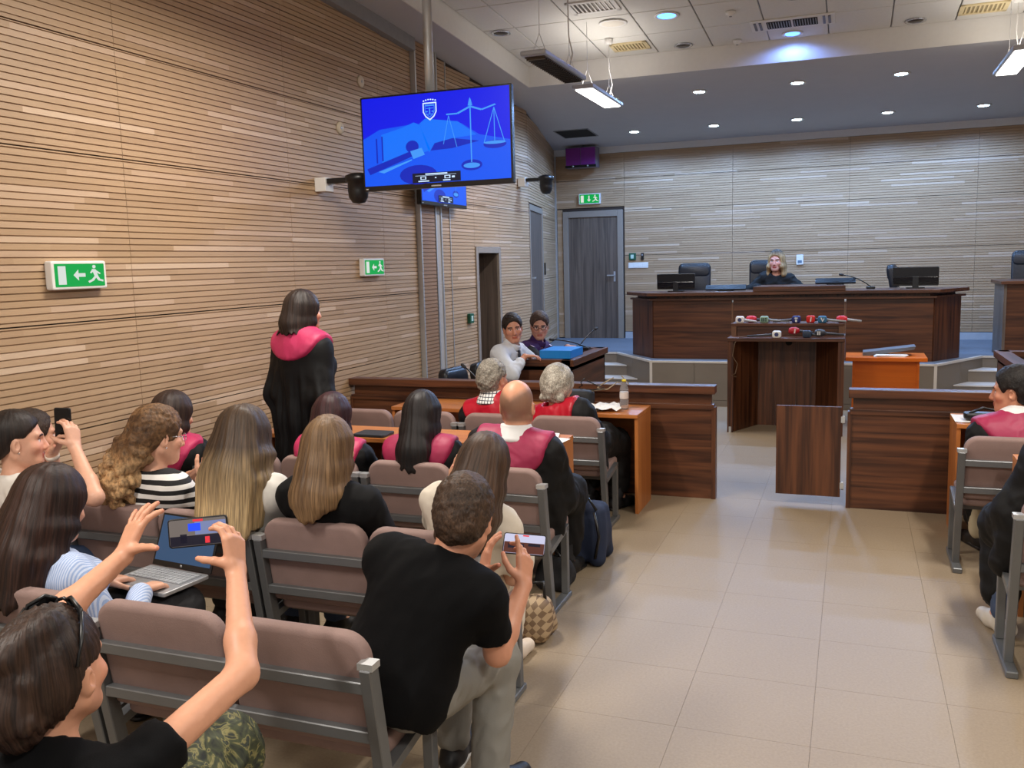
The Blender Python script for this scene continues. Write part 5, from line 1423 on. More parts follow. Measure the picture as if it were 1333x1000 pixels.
            for s in (-1, 1):
                a0, e0, w0 = AR[s]; th = top.get('sl_r', 0.0)
                if sl <= 1.0: Fx.add(rc(a0, a0 + (e0 - a0) * sl, 0.066 + th, 0.058 + th, 0.035))
                else:
                    Fx.add(rc(a0, e0, 0.064 + th, 0.054 + th, 0.035)); Fx.add(rc(e0, e0 + (w0 - e0) * min(0.97, sl - 1.0), 0.054 + th, 0.040 + th, 0.03))
                if sl <= 1.0:
                    pass
            if top.get('loose'): Fx.add(rc(T(0, -0.015, 0.36), T(0, -0.02, top.get('hem', -0.085) + 0.10), 0.165 * gw, 0.185 * gw, 0.05, TA_, (1.0, 1.35, 1.0)))
        for s in (-1, 1):                                   # sleeve ends cut square
            a0, e0, w0 = AR[s]
            if kind == 'tee':
                c_ = a0 + (e0 - a0) * sl; dd = unit(e0 - a0)
                X = Fx.ax[0][:, None, None]; Y = Fx.ax[1][None, :, None]; Z = Fx.ax[2][None, None, :]
                pl = (X - c_[0]) * dd[0] + (Y - c_[1]) * dd[1] + (Z - c_[2]) * dd[2]
                near = (X - c_[0]) ** 2 + (Y - c_[1]) ** 2 + (Z - c_[2]) ** 2 < 0.115 ** 2
                Fx.v = np.where(near, np.maximum(Fx.v, pl - 0.01), Fx.v).astype(np.float32)
        nr = top.get('neck', 0.075)
        Fx.sub(rc(Nk + S * 0.045 + Ft * 0.03, Nk + S * 0.30, nr, nr, 0.01), 0.012)
        if kind == 'tee' or kind == 'long': Fx.cut(T(0, 0, top.get('hem', -0.085)), -S)
        P_, Q_ = Fx.mesh()
        if kind == 'robe_stand':
            nn = vnormals(P_, Q_); q = P_ - pel; an = np.arctan2(q @ Rb, q @ Fb); zz = P_[:, 2]
            wv = np.clip((Nk[2] - 0.16 - zz) / 0.25, 0, 1)
            P_ = P_ + nn * ((np.sin(an * 13 + 1.5 * np.sin(zz * 3) + 2 * np.sin(an * 3)) * 0.012 + 0.006 * np.sin(an * 29 + zz * 5)) * wv)[:, None]
            P_ = fold(P_, Q_, 0.004, 14, seed)
        else:
            P_ = fold(P_, Q_, top.get('amp', 0.006 if kind != 'robe' else 0.010), top.get('freq', 20 if kind != 'robe' else 17), seed)
        to = np_mesh(top.get('name', 'robe' if 'robe' in kind else 'shirt'), P_, Q_, top['m'], root, L0)
        ctx['top'] = to; ctx['topP'] = (P_, Q_)
        if yoke:
            Fy = Field(Nk - A3(0.38, 0.38, 0.34), Nk + A3(0.38, 0.38, 0.16), 0.0095)
            for p in torso: Fy.add(p, inf + 0.017)
            for s in (-1, 1):
                a0, e0, w0 = AR[s]; sr_ = 0.074 if kind == 'robe' else 0.066; Fy.add(rc(a0, e0, sr_ + 0.017, sr_ + 0.022, 0.05)); Fy.add(rc(a0 - S * 0.05 - Rt * s * 0.03, e0 * 0.3 + T(s * 0.13, -0.02, 0.12) * 0.7, 0.092, 0.106, 0.06))
            if kind == 'robe_stand': Fy.add(rc(T(0, -0.01, 0.40), pel, 0.182, 0.212, 0.05, TA_, (1.0, 1.35, 1.0)))
            Fy.inter(el(Nk + S * yoke.get('dz', 0.03) + Ft * yoke.get('df', -0.01), TA_, (yoke.get('w', 0.23), yoke.get('d', 0.21), yoke.get('h', 0.17))))
            Fy.sub(rc(Nk + S * 0.045 + Ft * 0.03, Nk + S * 0.30, nr, nr, 0.01), 0.012)
            P_, Q_ = Fy.mesh(); P_ = fold(P_, Q_, 0.003, 24, seed + 1)
            np_mesh('yoke', P_, Q_, yoke['m'], root, L0)
    if collar:
        Fc = Field(Nk - 0.15, Nk + 0.17, 0.0065)
        cd_ = unit(H(0, -0.022, -0.05) - Nk); Nc = Nk; Nk = Nk + cd_ * (0.040 if top and 'robe' in top['kind'] else 0.028); r0 = (0.058 if not fem else 0.050)
        bg_ = collar.get('big', 0.0)
        Fc.add(rc(Nk - cd_ * 0.01, Nk + cd_ * (0.035 + bg_ * 0.5), r0 + 0.030 + bg_, r0 + 0.014 + bg_ * 0.35, 0.02)); Fc.cut(Nk + cd_ * (0.045 + collar.get('up', 0.0)), cd_); Fc.cut(Nk - cd_ * (0.055 - bg_), -cd_)
        Fc.sub(rc(Nk + Ft * 0.02, Nk + cd_ * 0.2 + Ft * 0.02, r0 + 0.004, r0 + 0.008, 0.01), 0.004)
        P_, Q_ = Fc.mesh(); np_mesh('collar', P_, Q_, collar['m'], root, L0); Nk = Nc
    if hair: make_hair(ctx, hair, seed)
    return ctx

def make_hair(c, h, seed):
    H, HA, hs, head = c['H'], c['HA'], c['hs'], c['head']
    t = h.get('t', 0.012); kind = h['kind']
    pr = [el(H(0, -0.018, 0.040), HA, (A3(0.079, 0.102, 0.096) + t) * hs, 0.02)]
    pr += [el(H(0, -0.055, -0.005), HA, (A3(0.066, 0.066, 0.075) + t * 0.8) * hs, 0.03)]
    cur = []
    for q in h.get('locks', []):                 # chain of (r, f, u, half width, thickness)
        for a, b in zip(q, q[1:]):
            fx = a[3] / max(a[4], 1e-3)
            cur.append(rc(H(*a[:3]), H(*b[:3]), a[3] * hs, b[3] * hs, h.get('k', 0.03), HA, (1.0, fx, 1.0)))
    lum = []
    if 'lumps' in h:
        rg = np.random.default_rng(seed)
        for (cr_, cf, cu, sr, sf, su, n_, r0, r1) in h['lumps']:
            for _ in range(n_):
                v = rg.normal(size=3); v /= np.linalg.norm(v); v *= rg.uniform(0.7, 1.0)
                lum.append(el(H(cr_ + v[0]*sr, cf + v[1]*sf, cu + v[2]*su), HA, A3(1, 1, 1) * rg.uniform(r0, r1), 0.007))
    al = pr + cur + lum
    lo = np.min([np.minimum(p['a'], p['b']) - max(p['ra'], p['rb']) if p['t'] == 'rc' else p['c'] - p['r'].max() for p in al], axis=0) - 0.05
    hi = np.max([np.maximum(p['a'], p['b']) + max(p['ra'], p['rb']) if p['t'] == 'rc' else p['c'] + p['r'].max() for p in al], axis=0) + 0.05
    F = Field(lo, hi, h.get('res', 0.0062))
    for p in pr: F.add(p)
    if h.get('line') is not None:                # lower hairline for short hair
        F.cut(H(0, -0.05, h['line']), -(c['Uh'] * 1.0 + c['Fh'] * h.get('slope', -0.9)), k=0.022)
    if h.get('pull') is not None:                # swept-back hairline above the forehead and temples
        F.cut(H(0, h['pull'], 0.06), c['Fh'] * 1.0 - c['Uh'] * h.get('pullk', 0.45), k=0.018)
    F.sub(el(H(0, 0.118 + h.get('fringe', 0.0), -0.030), HA, A3(0.088, 0.085, 0.108) * hs), 0.020 if kind == 'short' else 0.012)
    for s in (-1, 1):
        if h.get('ears', True):
            F.sub(el(H(s*0.088, 0.004, -0.026), HA, A3(0.034, 0.040, 0.052) * hs), 0.014)
    for p in cur: F.add(p)
    for p in lum: F.add(p)
    if 'cutz' in h:
        z0 = h['cutz']; F.cut(H(0, 0, z0), -c['Uh'], lambda X, Y, Z: 0.008 * np.sin(X * 170 + Y * 90) + 0.010 * np.sin(X * 60 + 1.0))
    if h.get('faceclear', True) and cur:
        F.sub(el(H(0, 0.100, -0.03), HA, A3(0.056, 0.060, 0.10) * hs), 0.012)
    P, Q = F.mesh()
    q = (P - H(0, -0.02, 0)) @ HA.T; ang = np.arctan2(q[:, 0], -q[:, 1]); uu = q[:, 2]
    nn = vnormals(P, Q)
    amp = h.get('amp', 0.0030)
    if kind == 'long':
        lat = np.where(uu < 0.02, q[:, 0] * 9.0, ang)
        d = np.sin(ang * 19 + 2.0 * np.sin(uu * 11 + ang * 2)) * amp * 0.45 + np.sin(ang * 43 + 3 * np.sin(uu * 9)) * amp * 0.4 + fnoise(P * A3(1, 1, 0.25), 120, seed) * amp * 0.4
        P = P + nn * d[:, None]
    else:
        P = P + nn * (fnoise(P, h.get('freq', 190), seed, 2) * amp)[:, None]
    dk, lt = np.array(srgb(*h['c0']))[:3], np.array(srgb(*h.get('c1', h['c0'])))[:3]
    nz = np.clip(0.5 + 0.22 * np.sin(ang * 15 + 2 * np.sin(uu * 6) + 1.3 * np.sin(ang * 5 + seed)) + 0.28 * np.sin(ang * 53 + 3 * np.sin(uu * 7 + seed)) + 0.2 * np.sin(ang * 3 + uu * 9), 0, 1)
    if kind != 'long': nz = np.clip(0.5 + 0.6 * fnoise(P, 70, seed + 9, 2), 0, 1)
    colr = dk[None] + (lt - dk)[None] * (nz * h.get('mixv', 0.65))[:, None]
    if 'tip' in h:
        w = np.clip((h['tip'][1] - uu) / h['tip'][2], 0, 1) * (0.65 + 0.35 * nz)
        colr = colr * (1 - w[:, None]) + np.array(srgb(*h['tip'][0]))[:3] * w[:, None]
    if 'root' in h:
        w = np.clip((uu - h['root'][1]) / 0.05, 0, 1) * 0.9
        colr = colr * (1 - w[:, None]) + np.array(srgb(*h['root'][0]))[:3] * w[:, None]
    hv = np.c_[ang / 6.28, uu * 4, np.zeros(len(P))]
    o = np_mesh('hair', P, Q, {'long': M_hair, 'curly': M_hair_curly, 'short': M_hair_short}[kind], c['root'], c['L0'], np.c_[colr, np.ones(len(P))], hv)
    c['hair'] = o
    return o

def wear(c, mb, name, m):
    """small accessory in world coordinates, child of the person"""
    o = mb.build(name, m, c['root']); o.matrix_parent_inverse = Matrix.Translation(-Vector(c['L0'])); return o

def phone(center, xa, na, w, h, label, screen=None, group='mobile phones'):
    """phone with long side along xa; na = screen normal"""
    g_ = empty('mobile_phone', center, 0, label, 'phone', group)
    xa = Vector(xa).normalized(); na = Vector(na); na = (na - xa * na.dot(xa)).normalized(); Mx = frame_M((0, 0, 0), xa, na.cross(xa), na)
    MB().prism(rrect(w, h, 0.009), -0.0045, 0.0035, Mx).build('case', M_black, g_, bevel=0.002)
    sc = MB().prism(rrect(w * 0.95, h * 0.90, 0.006), 0.0035, 0.0042, Mx).build('screen', screen[0] if screen else M_screen_off, g_)
    if screen:
        for k, (polys, m_) in enumerate(screen[1]):
            for p in polys:
                MB().prism([((u - 0.5) * w * 0.94, (0.5 - v) * h * 0.88) for u, v in p], 0.0042 + 0.0002 * k, 0.0044 + 0.0002 * k, Mx).build('screen_image', m_, sc)
    return g_
# ------------------------------------------------------------------ the people, row by row
M_robe = mat('black_robe', (9, 9, 11), 0.7, spec=0.3, var=0.25, scale=5, bump=0.15, bscale=300)
M_pink = mat('raspberry_yoke', (158, 34, 76), 0.55, var=0.12, scale=8, bump=0.08, bscale=200)
M_rose = mat('bright_pink_yoke', (186, 44, 92), 0.55, var=0.10, scale=8, bump=0.08, bscale=200)
M_red = mat('red_satin_yoke', (172, 6, 36), 0.4, var=0.15, scale=7)
M_bltee = mat('cloth_black_tee', (6, 6, 8), 0.9, spec=0.2, var=0.15, scale=9, bump=0.12, bscale=350)
M_cream = cloth('cream', (222, 212, 196)); M_wsh = cloth('white_shirt', (206, 210, 216)); M_navy = cloth('navy', (38, 50, 84))
M_blue_str = None
def stripe_mat(name, c0, c1, freq, axis=2, width=0.5, rough=0.8):
    m_, nt, b = new_mat(name); tc = N(nt, 'ShaderNodeTexCoord'); sp = N(nt, 'ShaderNodeSeparateXYZ'); nt.links.new(tc.outputs['Object'], sp.inputs[0])
    a = N(nt, 'ShaderNodeMath', operation='MULTIPLY'); a.inputs[1].default_value = freq; nt.links.new(sp.outputs[axis], a.inputs[0])
    f = N(nt, 'ShaderNodeMath', operation='FRACT'); nt.links.new(a.outputs[0], f.inputs[0])
    g = N(nt, 'ShaderNodeMath', operation='GREATER_THAN'); g.inputs[1].default_value = width; nt.links.new(f.outputs[0], g.inputs[0])
    nt.links.new(mix_col(nt, g.outputs[0], srgb(*c0), srgb(*c1)), b.inputs['Base Color']); b.inputs['Roughness'].default_value = rough
    return m_
M_bwstripe = stripe_mat('black_white_stripe', (18, 18, 20), (232, 230, 226), 24, 2, 0.5)
M_bluestripe = stripe_mat('pale_blue_stripe', (150, 172, 214), (196, 208, 232), 120, 0, 0.5)
def check_mat():
    m_, nt, b = new_mat('checked_shirt'); tc = N(nt, 'ShaderNodeTexCoord'); sp = N(nt, 'ShaderNodeSeparateXYZ'); nt.links.new(tc.outputs['Object'], sp.inputs[0])
    outs = []
    for ax_ in (0, 2):
        a = N(nt, 'ShaderNodeMath', operation='MULTIPLY'); a.inputs[1].default_value = 44; nt.links.new(sp.outputs[ax_], a.inputs[0])
        f = N(nt, 'ShaderNodeMath', operation='FRACT'); nt.links.new(a.outputs[0], f.inputs[0])
        g = N(nt, 'ShaderNodeMath', operation='GREATER_THAN'); g.inputs[1].default_value = 0.78; nt.links.new(f.outputs[0], g.inputs[0]); outs.append(g.outputs[0])
    mx = N(nt, 'ShaderNodeMath', operation='MAXIMUM'); nt.links.new(outs[0], mx.inputs[0]); nt.links.new(outs[1], mx.inputs[1])
    nt.links.new(mix_col(nt, mx.outputs[0], srgb(232, 232, 230), srgb(40, 50, 66)), b.inputs['Base Color']); b.inputs['Roughness'].default_value = 0.8
    return m_
M_check = check_mat()
def paisley_mat():
    m_, nt, b = new_mat('paisley_cloth'); tc = N(nt, 'ShaderNodeTexCoord')
    vo = N(nt, 'ShaderNodeTexVoronoi'); vo.inputs['Scale'].default_value = 16; nz = N(nt, 'ShaderNodeTexNoise'); nz.inputs['Scale'].default_value = 14; nz.inputs['Distortion'].default_value = 3.0
    nt.links.new(tc.outputs['Object'], nz.inputs['Vector']); nt.links.new(nz.outputs['Color'], vo.inputs['Vector'])
    cr = N(nt, 'ShaderNodeValToRGB'); e = cr.color_ramp.elements; e[0].position = 0.35; e[0].color = srgb(22, 28, 22); e[1].position = 0.52; e[1].color = srgb(60, 66, 40)
    q = e.new(0.58); q.color = srgb(126, 120, 74); q = e.new(0.64); q.color = srgb(30, 38, 34); q = e.new(0.8); q.color = srgb(74, 84, 66)
    nt.links.new(nz.outputs['Fac'], cr.inputs[0]); nt.links.new(cr.outputs[0], b.inputs['Base Color']); b.inputs['Roughness'].default_value = 0.7
    return m_
M_paisley = paisley_mat()
M_dkpants = cloth('dark_trousers', (30, 30, 34)); M_jeans = cloth('jeans', (58, 74, 104)); M_greypants = cloth('grey_trousers', (134, 132, 126), 0.75, 0.06); M_whpants = cloth('white_trousers', (220, 210, 192)); M_beige = cloth('beige_trousers', (190, 176, 146))

def LK(L, wide=1.0, back=True, sides=True, f=-0.155, tip=0.075, sl=None, sf=0.0):
    """standard long-hair locks hanging to L below head centre"""
    out = []
    if back:
        out.append([(0, -0.075, 0.04, 0.078*wide, 0.05), (0, -0.108, -0.07, 0.092*wide, 0.052), (0, f*0.92, -0.17, 0.098*wide, 0.046), (0, f, -L, tip*wide, 0.036)])
    if sides:
        sl = sl if sl else min(L, 0.26)
        for s in (-1, 1):
            out.append([(s*0.064, -0.015, 0.045, 0.024, 0.06), (s*0.080*wide, -0.03 + sf, -0.06, 0.026, 0.062), (s*0.092*wide, -0.06 + sf, -0.16, 0.026, 0.06), (s*0.085*wide, -0.10 + sf, -sl, 0.022, 0.05)])
    return out
robe = lambda **k: dict(dict(kind='robe', m=M_robe, infl=0.030, neck=0.070), **k)
Y_ = lambda m_, **k: dict(dict(m=m_, w=0.20), **k)

# -- row nearest the camera: woman filming, only head, arms and knee in view
b0 = copy_tree(proto); b0.location = (-1.70, 0.86, 0); b0['label'] = 'dusty pink bench under the woman with sunglasses on her head'
c = person('woman in black T-shirt with sunglasses on her hair, filming with both arms raised', (-1.515, 1.310, 0.990), (-1.56, 1.12, 0.505), hy=-8, hp=-3, by=2, fem=True, skin=(216, 160, 130), hs=1.01,
    arms={1: dict(w=(-1.478, 1.850, 1.030), e=(-1.312, 1.640, 0.868), d=(-0.22, 0.25, 0.95), n=(-0.9, 0.1, 0.1), curl=0.62, spread=0.05, thumb=[(0.35, 0.55, 0.75), (0.2, 0.1, 0.95), (0.25, -0.1, 0.9)]),
          -1: dict(w=(-1.745, 1.745, 1.078), e=(-1.745, 1.485, 0.985), d=(0.12, 0.50, 0.86), n=(0.35, 0.85, -0.35), curl=0.16, spread=0.75, fcurl=(0.30, 0.22, 0.20, 0.10), thumb=[(0.35, 0.85, 0.25), (0.20, 0.95, 0.2), (0.05, 1.0, 0.1)])},
    legs={1: ((-1.47, 1.74, 0.585), (-1.60, 1.80, 0.30)), -1: ((-1.72, 1.58, 0.50), (-1.72, 1.56, 0.085))},
    top=dict(kind='tee', m=M_bltee, sleeve=0.40, neck=0.082, loose=True, amp=0.006), bottom=dict(m=M_paisley, fat=0.02, amp=0.010), shoes=(40, 40, 42),
    hair=dict(kind='long', c0=(34, 24, 21), c1=(74, 54, 44), t=0.013, amp=0.0045, ears=True, res=0.0058, locks=[[(0.0, -0.10, 0.03, 0.055, 0.05), (-0.01, -0.125, -0.01, 0.058, 0.055), (0.0, -0.115, -0.055, 0.045, 0.045)], [(0.03, -0.05, 0.125, 0.03, 0.05), (0.0, -0.09, 0.095, 0.04, 0.05)]], lumps=[(0.0, -0.12, 0.0, 0.05, 0.04, 0.06, 16, 0.016, 0.028)], k=0.018, pull=0.072, pullk=1.0))
Hc = c['H']
gl = MB()
for s in (-1, 1):
    gl.tube([Hc(s*0.012, 0.045, 0.142), Hc(s*0.03, 0.035, 0.152), Hc(s*0.062, 0.020, 0.135), Hc(s*0.066, 0.012, 0.118), Hc(s*0.05, 0.028, 0.118), Hc(s*0.018, 0.048, 0.126), Hc(s*0.012, 0.045, 0.142)], 0.0045, 6)
    gl.tube([Hc(s*0.066, 0.018, 0.130), Hc(s*0.088, -0.02, 0.085), Hc(s*0.092, -0.045, 0.045)], 0.0045, 6)
gl.tube([Hc(-0.012, 0.047, 0.138), Hc(0, 0.05, 0.142), Hc(0.012, 0.047, 0.138)], 0.004, 6)
wear(c, gl, 'sunglasses_frame', M_black)
for s in (-1, 1):
    wear(c, MB().poly([Hc(s*0.014, 0.046, 0.141), Hc(s*0.03, 0.036, 0.150), Hc(s*0.061, 0.021, 0.134), Hc(s*0.064, 0.014, 0.120), Hc(s*0.05, 0.029, 0.120), Hc(s*0.02, 0.047, 0.127)]), 'sunglasses_lens', M_screen_off)
S_dark = emit_mat('phone_dark', (28, 26, 40), 0.7); S_blue = emit_mat('phone_blue', (30, 70, 230), 1.0); S_grey = emit_mat('phone_grey', (120, 130, 170), 0.8); S_red = emit_mat('phone_red', (220, 50, 60), 0.9); S_wood = emit_mat('phone_wood', (90, 50, 40), 0.8); S_pale = emit_mat('phone_pale', (190, 190, 215), 0.9); S_warm = emit_mat('phone_warm', (120, 110, 104), 0.7)
R4 = lambda x0, y0, x1, y1: [(x0, y0), (x1, y0), (x1, y1), (x0, y1)]
phone((-1.632, 1.900, 1.108), (0.90, 0.42, 0.05), (0.42, -0.88, 0.18), 0.158, 0.078, 'phone held up sideways by the woman with sunglasses, showing the courtroom', (S_warm, [([R4(0.45, 0.1, 1.0, 0.6)], S_grey), ([R4(0.33, 0.15, 0.55, 0.45)], S_blue), ([R4(0.0, 0.62, 1.0, 1.0), R4(0.18, 0.55, 0.3, 0.9)], S_dark), ([R4(0.42, 0.0, 0.60, 0.09), R4(0.62, 0.7, 0.70, 0.95)], S_red)]))

# -- man with grey trousers at the aisle
c = person('man in black T-shirt and grey trousers leaning forward to film with his phone', (-1.140, 2.545, 0.998), (-1.300, 2.33, 0.52), hy=-10, hp=18, hr=4, by=6, skin=(206, 148, 120), hs=1.04, nb=(-1.20, 2.475, 0.865),
    arms={1: dict(w=(-1.000, 2.700, 0.742), e=(-1.020, 2.500, 0.588), d=(-0.10, 0.45, 0.88), n=(-0.8, 0.45, 0.3), curl=0.5, fcurl=(0.12, 0.55, 0.62, 0.66), spread=0.1, thumb=[(0.55, 0.7, 0.45), (0.8, 0.3, 0.4), (0.9, 0.1, 0.3)]),
          -1: dict(w=(-1.162, 2.735, 0.735), e=(-1.330, 2.60, 0.600), d=(0.05, 0.35, 0.92), n=(0.75, 0.55, 0.1), curl=0.30, spread=0.3, thumb=[(0.4, 0.8, 0.3), (0.3, 0.9, 0.2), (0.2, 0.95, 0.1)])},
    legs={1: ((-1.105, 2.70, 0.475), (-1.10, 2.60, 0.085)), -1: ((-1.31, 2.83, 0.46), (-1.315, 2.78, 0.085))},
    top=dict(kind='tee', m=M_bltee, sleeve=0.66, neck=0.078, loose=True, infl=0.026, amp=0.006, hem=-0.105), bottom=dict(m=M_greypants, fat=0.004, amp=0.007, sole=True), shoes=(24, 24, 27),
    hair=dict(kind='short', c0=(46, 34, 27), c1=(92, 70, 54), t=0.013, line=-0.068, slope=-0.6, amp=0.0050, freq=170, res=0.0052, ears=True))
phone((-1.045, 2.838, 0.835), (0.98, 0.16, -0.05), (-0.10, -0.86, 0.50), 0.150, 0.074, 'phone held sideways by the man in grey trousers, recording the bench', (S_pale, [([R4(0.0, 0.42, 1.0, 1.0)], S_wood), ([R4(0.1, 0.5, 0.5, 0.75), R4(0.6, 0.45, 0.9, 0.6)], S_dark), ([R4(0.45, 0.02, 0.60, 0.09)], S_red)]))

# -- woman with the laptop
c = person('woman with long straight dark brown hair and pale blue shirt working on a laptop', (-2.610, 2.315, 0.995), (-2.64, 2.34, 0.50), hy=10, hp=14, by=10, fem=True, skin=(214, 164, 138),
    arms={1: dict(w=(-2.47, 2.55, 0.625), d=(0.0, 0.9, -0.1), curl=0.5), -1: dict(w=(-2.68, 2.57, 0.625), d=(0.2, 0.9, -0.1), curl=0.5)},
    top=dict(kind='long', m=M_bluestripe, sleeve=1.9, infl=0.018, neck=0.075), bottom=dict(m=M_dkpants), hair=dict(kind='long', c0=(30, 19, 17), c1=(70, 46, 38), t=0.018, locks=LK(0.315, 1.08, sl=0.30), cutz=-0.33, ears=False, amp=0.0024), sw=0.165)
lt = empty('laptop', (-2.555, 2.72, 0.585), -0.12, 'open silver laptop with blue-grey screen on a woman\'s lap', 'laptop')
MB().prism(rrect(0.33, 0.23, 0.012), 0.0, 0.016).build('base', mat('laptop_silver', (176, 178, 182), 0.35, 0.5), lt, bevel=0.003)
kb = MB().box((-0.145, -0.02, 0.016), (0.145, 0.095, 0.0175)).build('keyboard_bed', mat('kb_bed', (120, 124, 130), 0.6), lt)
for rr_ in range(5):
    for kk in range(12):
        MB().box((-0.142 + kk*0.0238, -0.017 + rr_*0.0222, 0.0175), (-0.1225 + kk*0.0238, 0.0015 + rr_*0.0222, 0.0200)).build('key', mat('laptop_key', (168, 172, 178), 0.5), kb)
MB().prism(rrect(0.09, 0.055, 0.006), 0.016, 0.0168, Matrix.Translation((0, -0.065, 0))).build('touchpad', mat('touchpad', (150, 152, 156), 0.4), lt)
Ml = Matrix.Translation((0, 0.118, 0.016)) @ Matrix.Rotation(radians(-22), 4, 'X')
MB().box((-0.165, 0.0, 0.0), (0.165, 0.008, 0.215), Ml).build('lid', M_black, lt, bevel=0.002)
MB().box((-0.155, -0.0012, 0.022), (0.155, 0.0, 0.207), Ml).build('screen', emit_mat('laptop_screen', (62, 92, 128), 0.55), lt)
MB().lathe([(0.001, 0.0), (0.006, 0.0), (0.006, 0.001), (0.001, 0.001)], Ml @ Vector((0, -0.001, 0.011)), 12, Matrix.Rotation(pi/2, 4, 'X')).build('maker_mark', M_alu, lt)

# -- second row, from the wall to the aisle
c = person('woman in profile with tightly pulled back dark hair and white top holding up a phone', (-3.470, 2.925, 1.070), (-3.46, 2.93, 0.50), hy=42, hp=2, by=20, fem=True, skin=(218, 168, 142), hs=1.04,
    arms={1: dict(w=(-3.185, 2.965, 1.050), e=(-2.985, 2.86, 0.865), d=(-0.25, 0.15, 0.95), n=(-0.9, 0.1, 0.1), curl=0.55, thumb=[(0.4, 0.6, 0.7), (0.5, 0.2, 0.8), (0.6, 0, 0.8)]),
          -1: dict(w=(-3.345, 2.985, 1.010), e=(-3.40, 3.06, 0.80), d=(0.55, 0.10, 0.80), n=(0.7, 0.1, -0.5), curl=0.5, thumb=[(0.5, 0.7, 0.4), (0.7, 0.5, 0.3), (0.8, 0.3, 0.3)])},
    top=dict(kind='tee', m=cloth('white_top', (222, 218, 212)), sleeve=0.6, neck=0.080), bottom=dict(m=M_jeans), brow=(40, 30, 26),
    hair=dict(kind='long', c0=(24, 18, 16), c1=(52, 38, 32), t=0.008, amp=0.0016, locks=[[(0, -0.105, 0.045, 0.032, 0.03), (0, -0.13, 0.0, 0.030, 0.028), (0, -0.135, -0.12, 0.022, 0.02)]], line=-0.06, slope=-0.9, pull=0.068, pullk=1.0))
He = c['H']; wear(c, MB().lathe([(0.001, -0.003), (0.004, 0.0), (0.001, 0.003)], He(0.083, 0.002, -0.038), 10), 'earring', M_chrome)
w_ = c['AR'][-1][2]; e_ = c['AR'][-1][1]; dd = unit(w_ - e_)
wear(c, MB().tube([w_ - dd*0.022, w_ - dd*0.004], 0.0305, 16), 'watch', mat('watch_cream', (226, 214, 200), 0.5))
phone((-3.262, 2.985, 1.145), (0.05, 0.0, 1.0), (0.30, -0.92, 0.10), 0.152, 0.075, 'dark phone held upright by the woman with pulled back hair')
single_seat(-3.60, 2.62, 'seat of the woman with pulled back hair')
c = person('man with short dark hair and navy shirt sitting against the slatted wall', (-3.790, 3.285, 1.005), (-3.80, 3.33, 0.50), hy=30, by=8, skin=(206, 152, 124), sw=0.15, arms=None,
    top=dict(kind='long', m=M_navy, sleeve=1.8, infl=0.016), bottom=dict(m=M_dkpants), hair=dict(kind='short', c0=(40, 29, 23), c1=(72, 54, 42), t=0.012, line=-0.055, slope=-0.7, amp=0.003, pull=0.070))
c = person('woman with curly light brown hair and black and white striped top looking at her phone', (-2.930, 3.200, 1.065), (-2.97, 3.25, 0.50), hy=26, hp=10, by=10, fem=True, skin=(218, 166, 138), hs=1.03,
    arms={1: dict(w=(-2.80, 3.30, 0.845), d=(0.2, 0.5, 0.55), n=(-0.6, 0.4, 0.4), curl=0.5), -1: dict(w=(-2.93, 3.38, 0.84), d=(0.6, 0.2, 0.4), n=(0.2, 0.2, 0.9), curl=0.4)},
    top=dict(kind='tee', m=M_bwstripe, sleeve=0.7, neck=0.08, infl=0.018), bottom=dict(m=M_dkpants),
    hair=dict(kind='curly', c0=(74, 52, 34), c1=(134, 100, 66), tip=((206, 170, 124), -0.04, 0.16), t=0.010, amp=0.0075, freq=120, ears=False, lumps=[(-0.02, -0.09, -0.06, 0.10, 0.075, 0.09, 90, 0.014, 0.026), (-0.05, -0.13, -0.19, 0.115, 0.080, 0.14, 150, 0.013, 0.025)], locks=[[(0, -0.07, 0.04, 0.075, 0.05), (-0.02, -0.115, -0.08, 0.085, 0.055), (-0.05, -0.145, -0.22, 0.075, 0.045)]]))
Hc = c['H']; gl = MB()
for s in (-1, 1):
    gl.tube([Hc(s*0.033 + 0.021*cos(2*pi*k/12), 0.104 - 0.10*abs(s*0.033 + 0.021*cos(2*pi*k/12)), 0.004 + 0.018*sin(2*pi*k/12)) for k in range(13)], 0.0016, 6)
    gl.tube([Hc(s*0.054, 0.098, 0.008), Hc(s*0.076, 0.05, 0.010), Hc(s*0.080, -0.005, 0.008)], 0.0018, 6)
wear(c, gl, 'glasses', M_chrome)
wear(c, MB().lathe([(0.001, -0.004), (0.005, 0.0), (0.001, 0.004)], Hc(0.084, 0.002, -0.040), 10), 'earring', M_chrome)
phone((-2.790, 3.385, 0.915), (0.25, 0.35, 0.90), (-0.75, -0.50, 0.40), 0.150, 0.074, 'black phone in the hands of the curly-haired woman')
c = person('woman with very long dark to blonde ombre hair and white top', (-2.455, 3.205, 1.070), (-2.47, 3.27, 0.50), hy=-4, hp=8, by=0, fem=True, skin=(218, 170, 144),
    top=dict(kind='long', m=cloth('white_blouse', (218, 214, 206)), sleeve=1.7, infl=0.022), bottom=dict(m=M_jeans),
    hair=dict(kind='long', c0=(52, 40, 32), c1=(96, 76, 58), tip=((206, 180, 136), -0.02, 0.26), t=0.018, locks=LK(0.36, 1.28, tip=0.098, f=-0.170, sl=0.34), cutz=-0.385, ears=False, amp=0.0026))
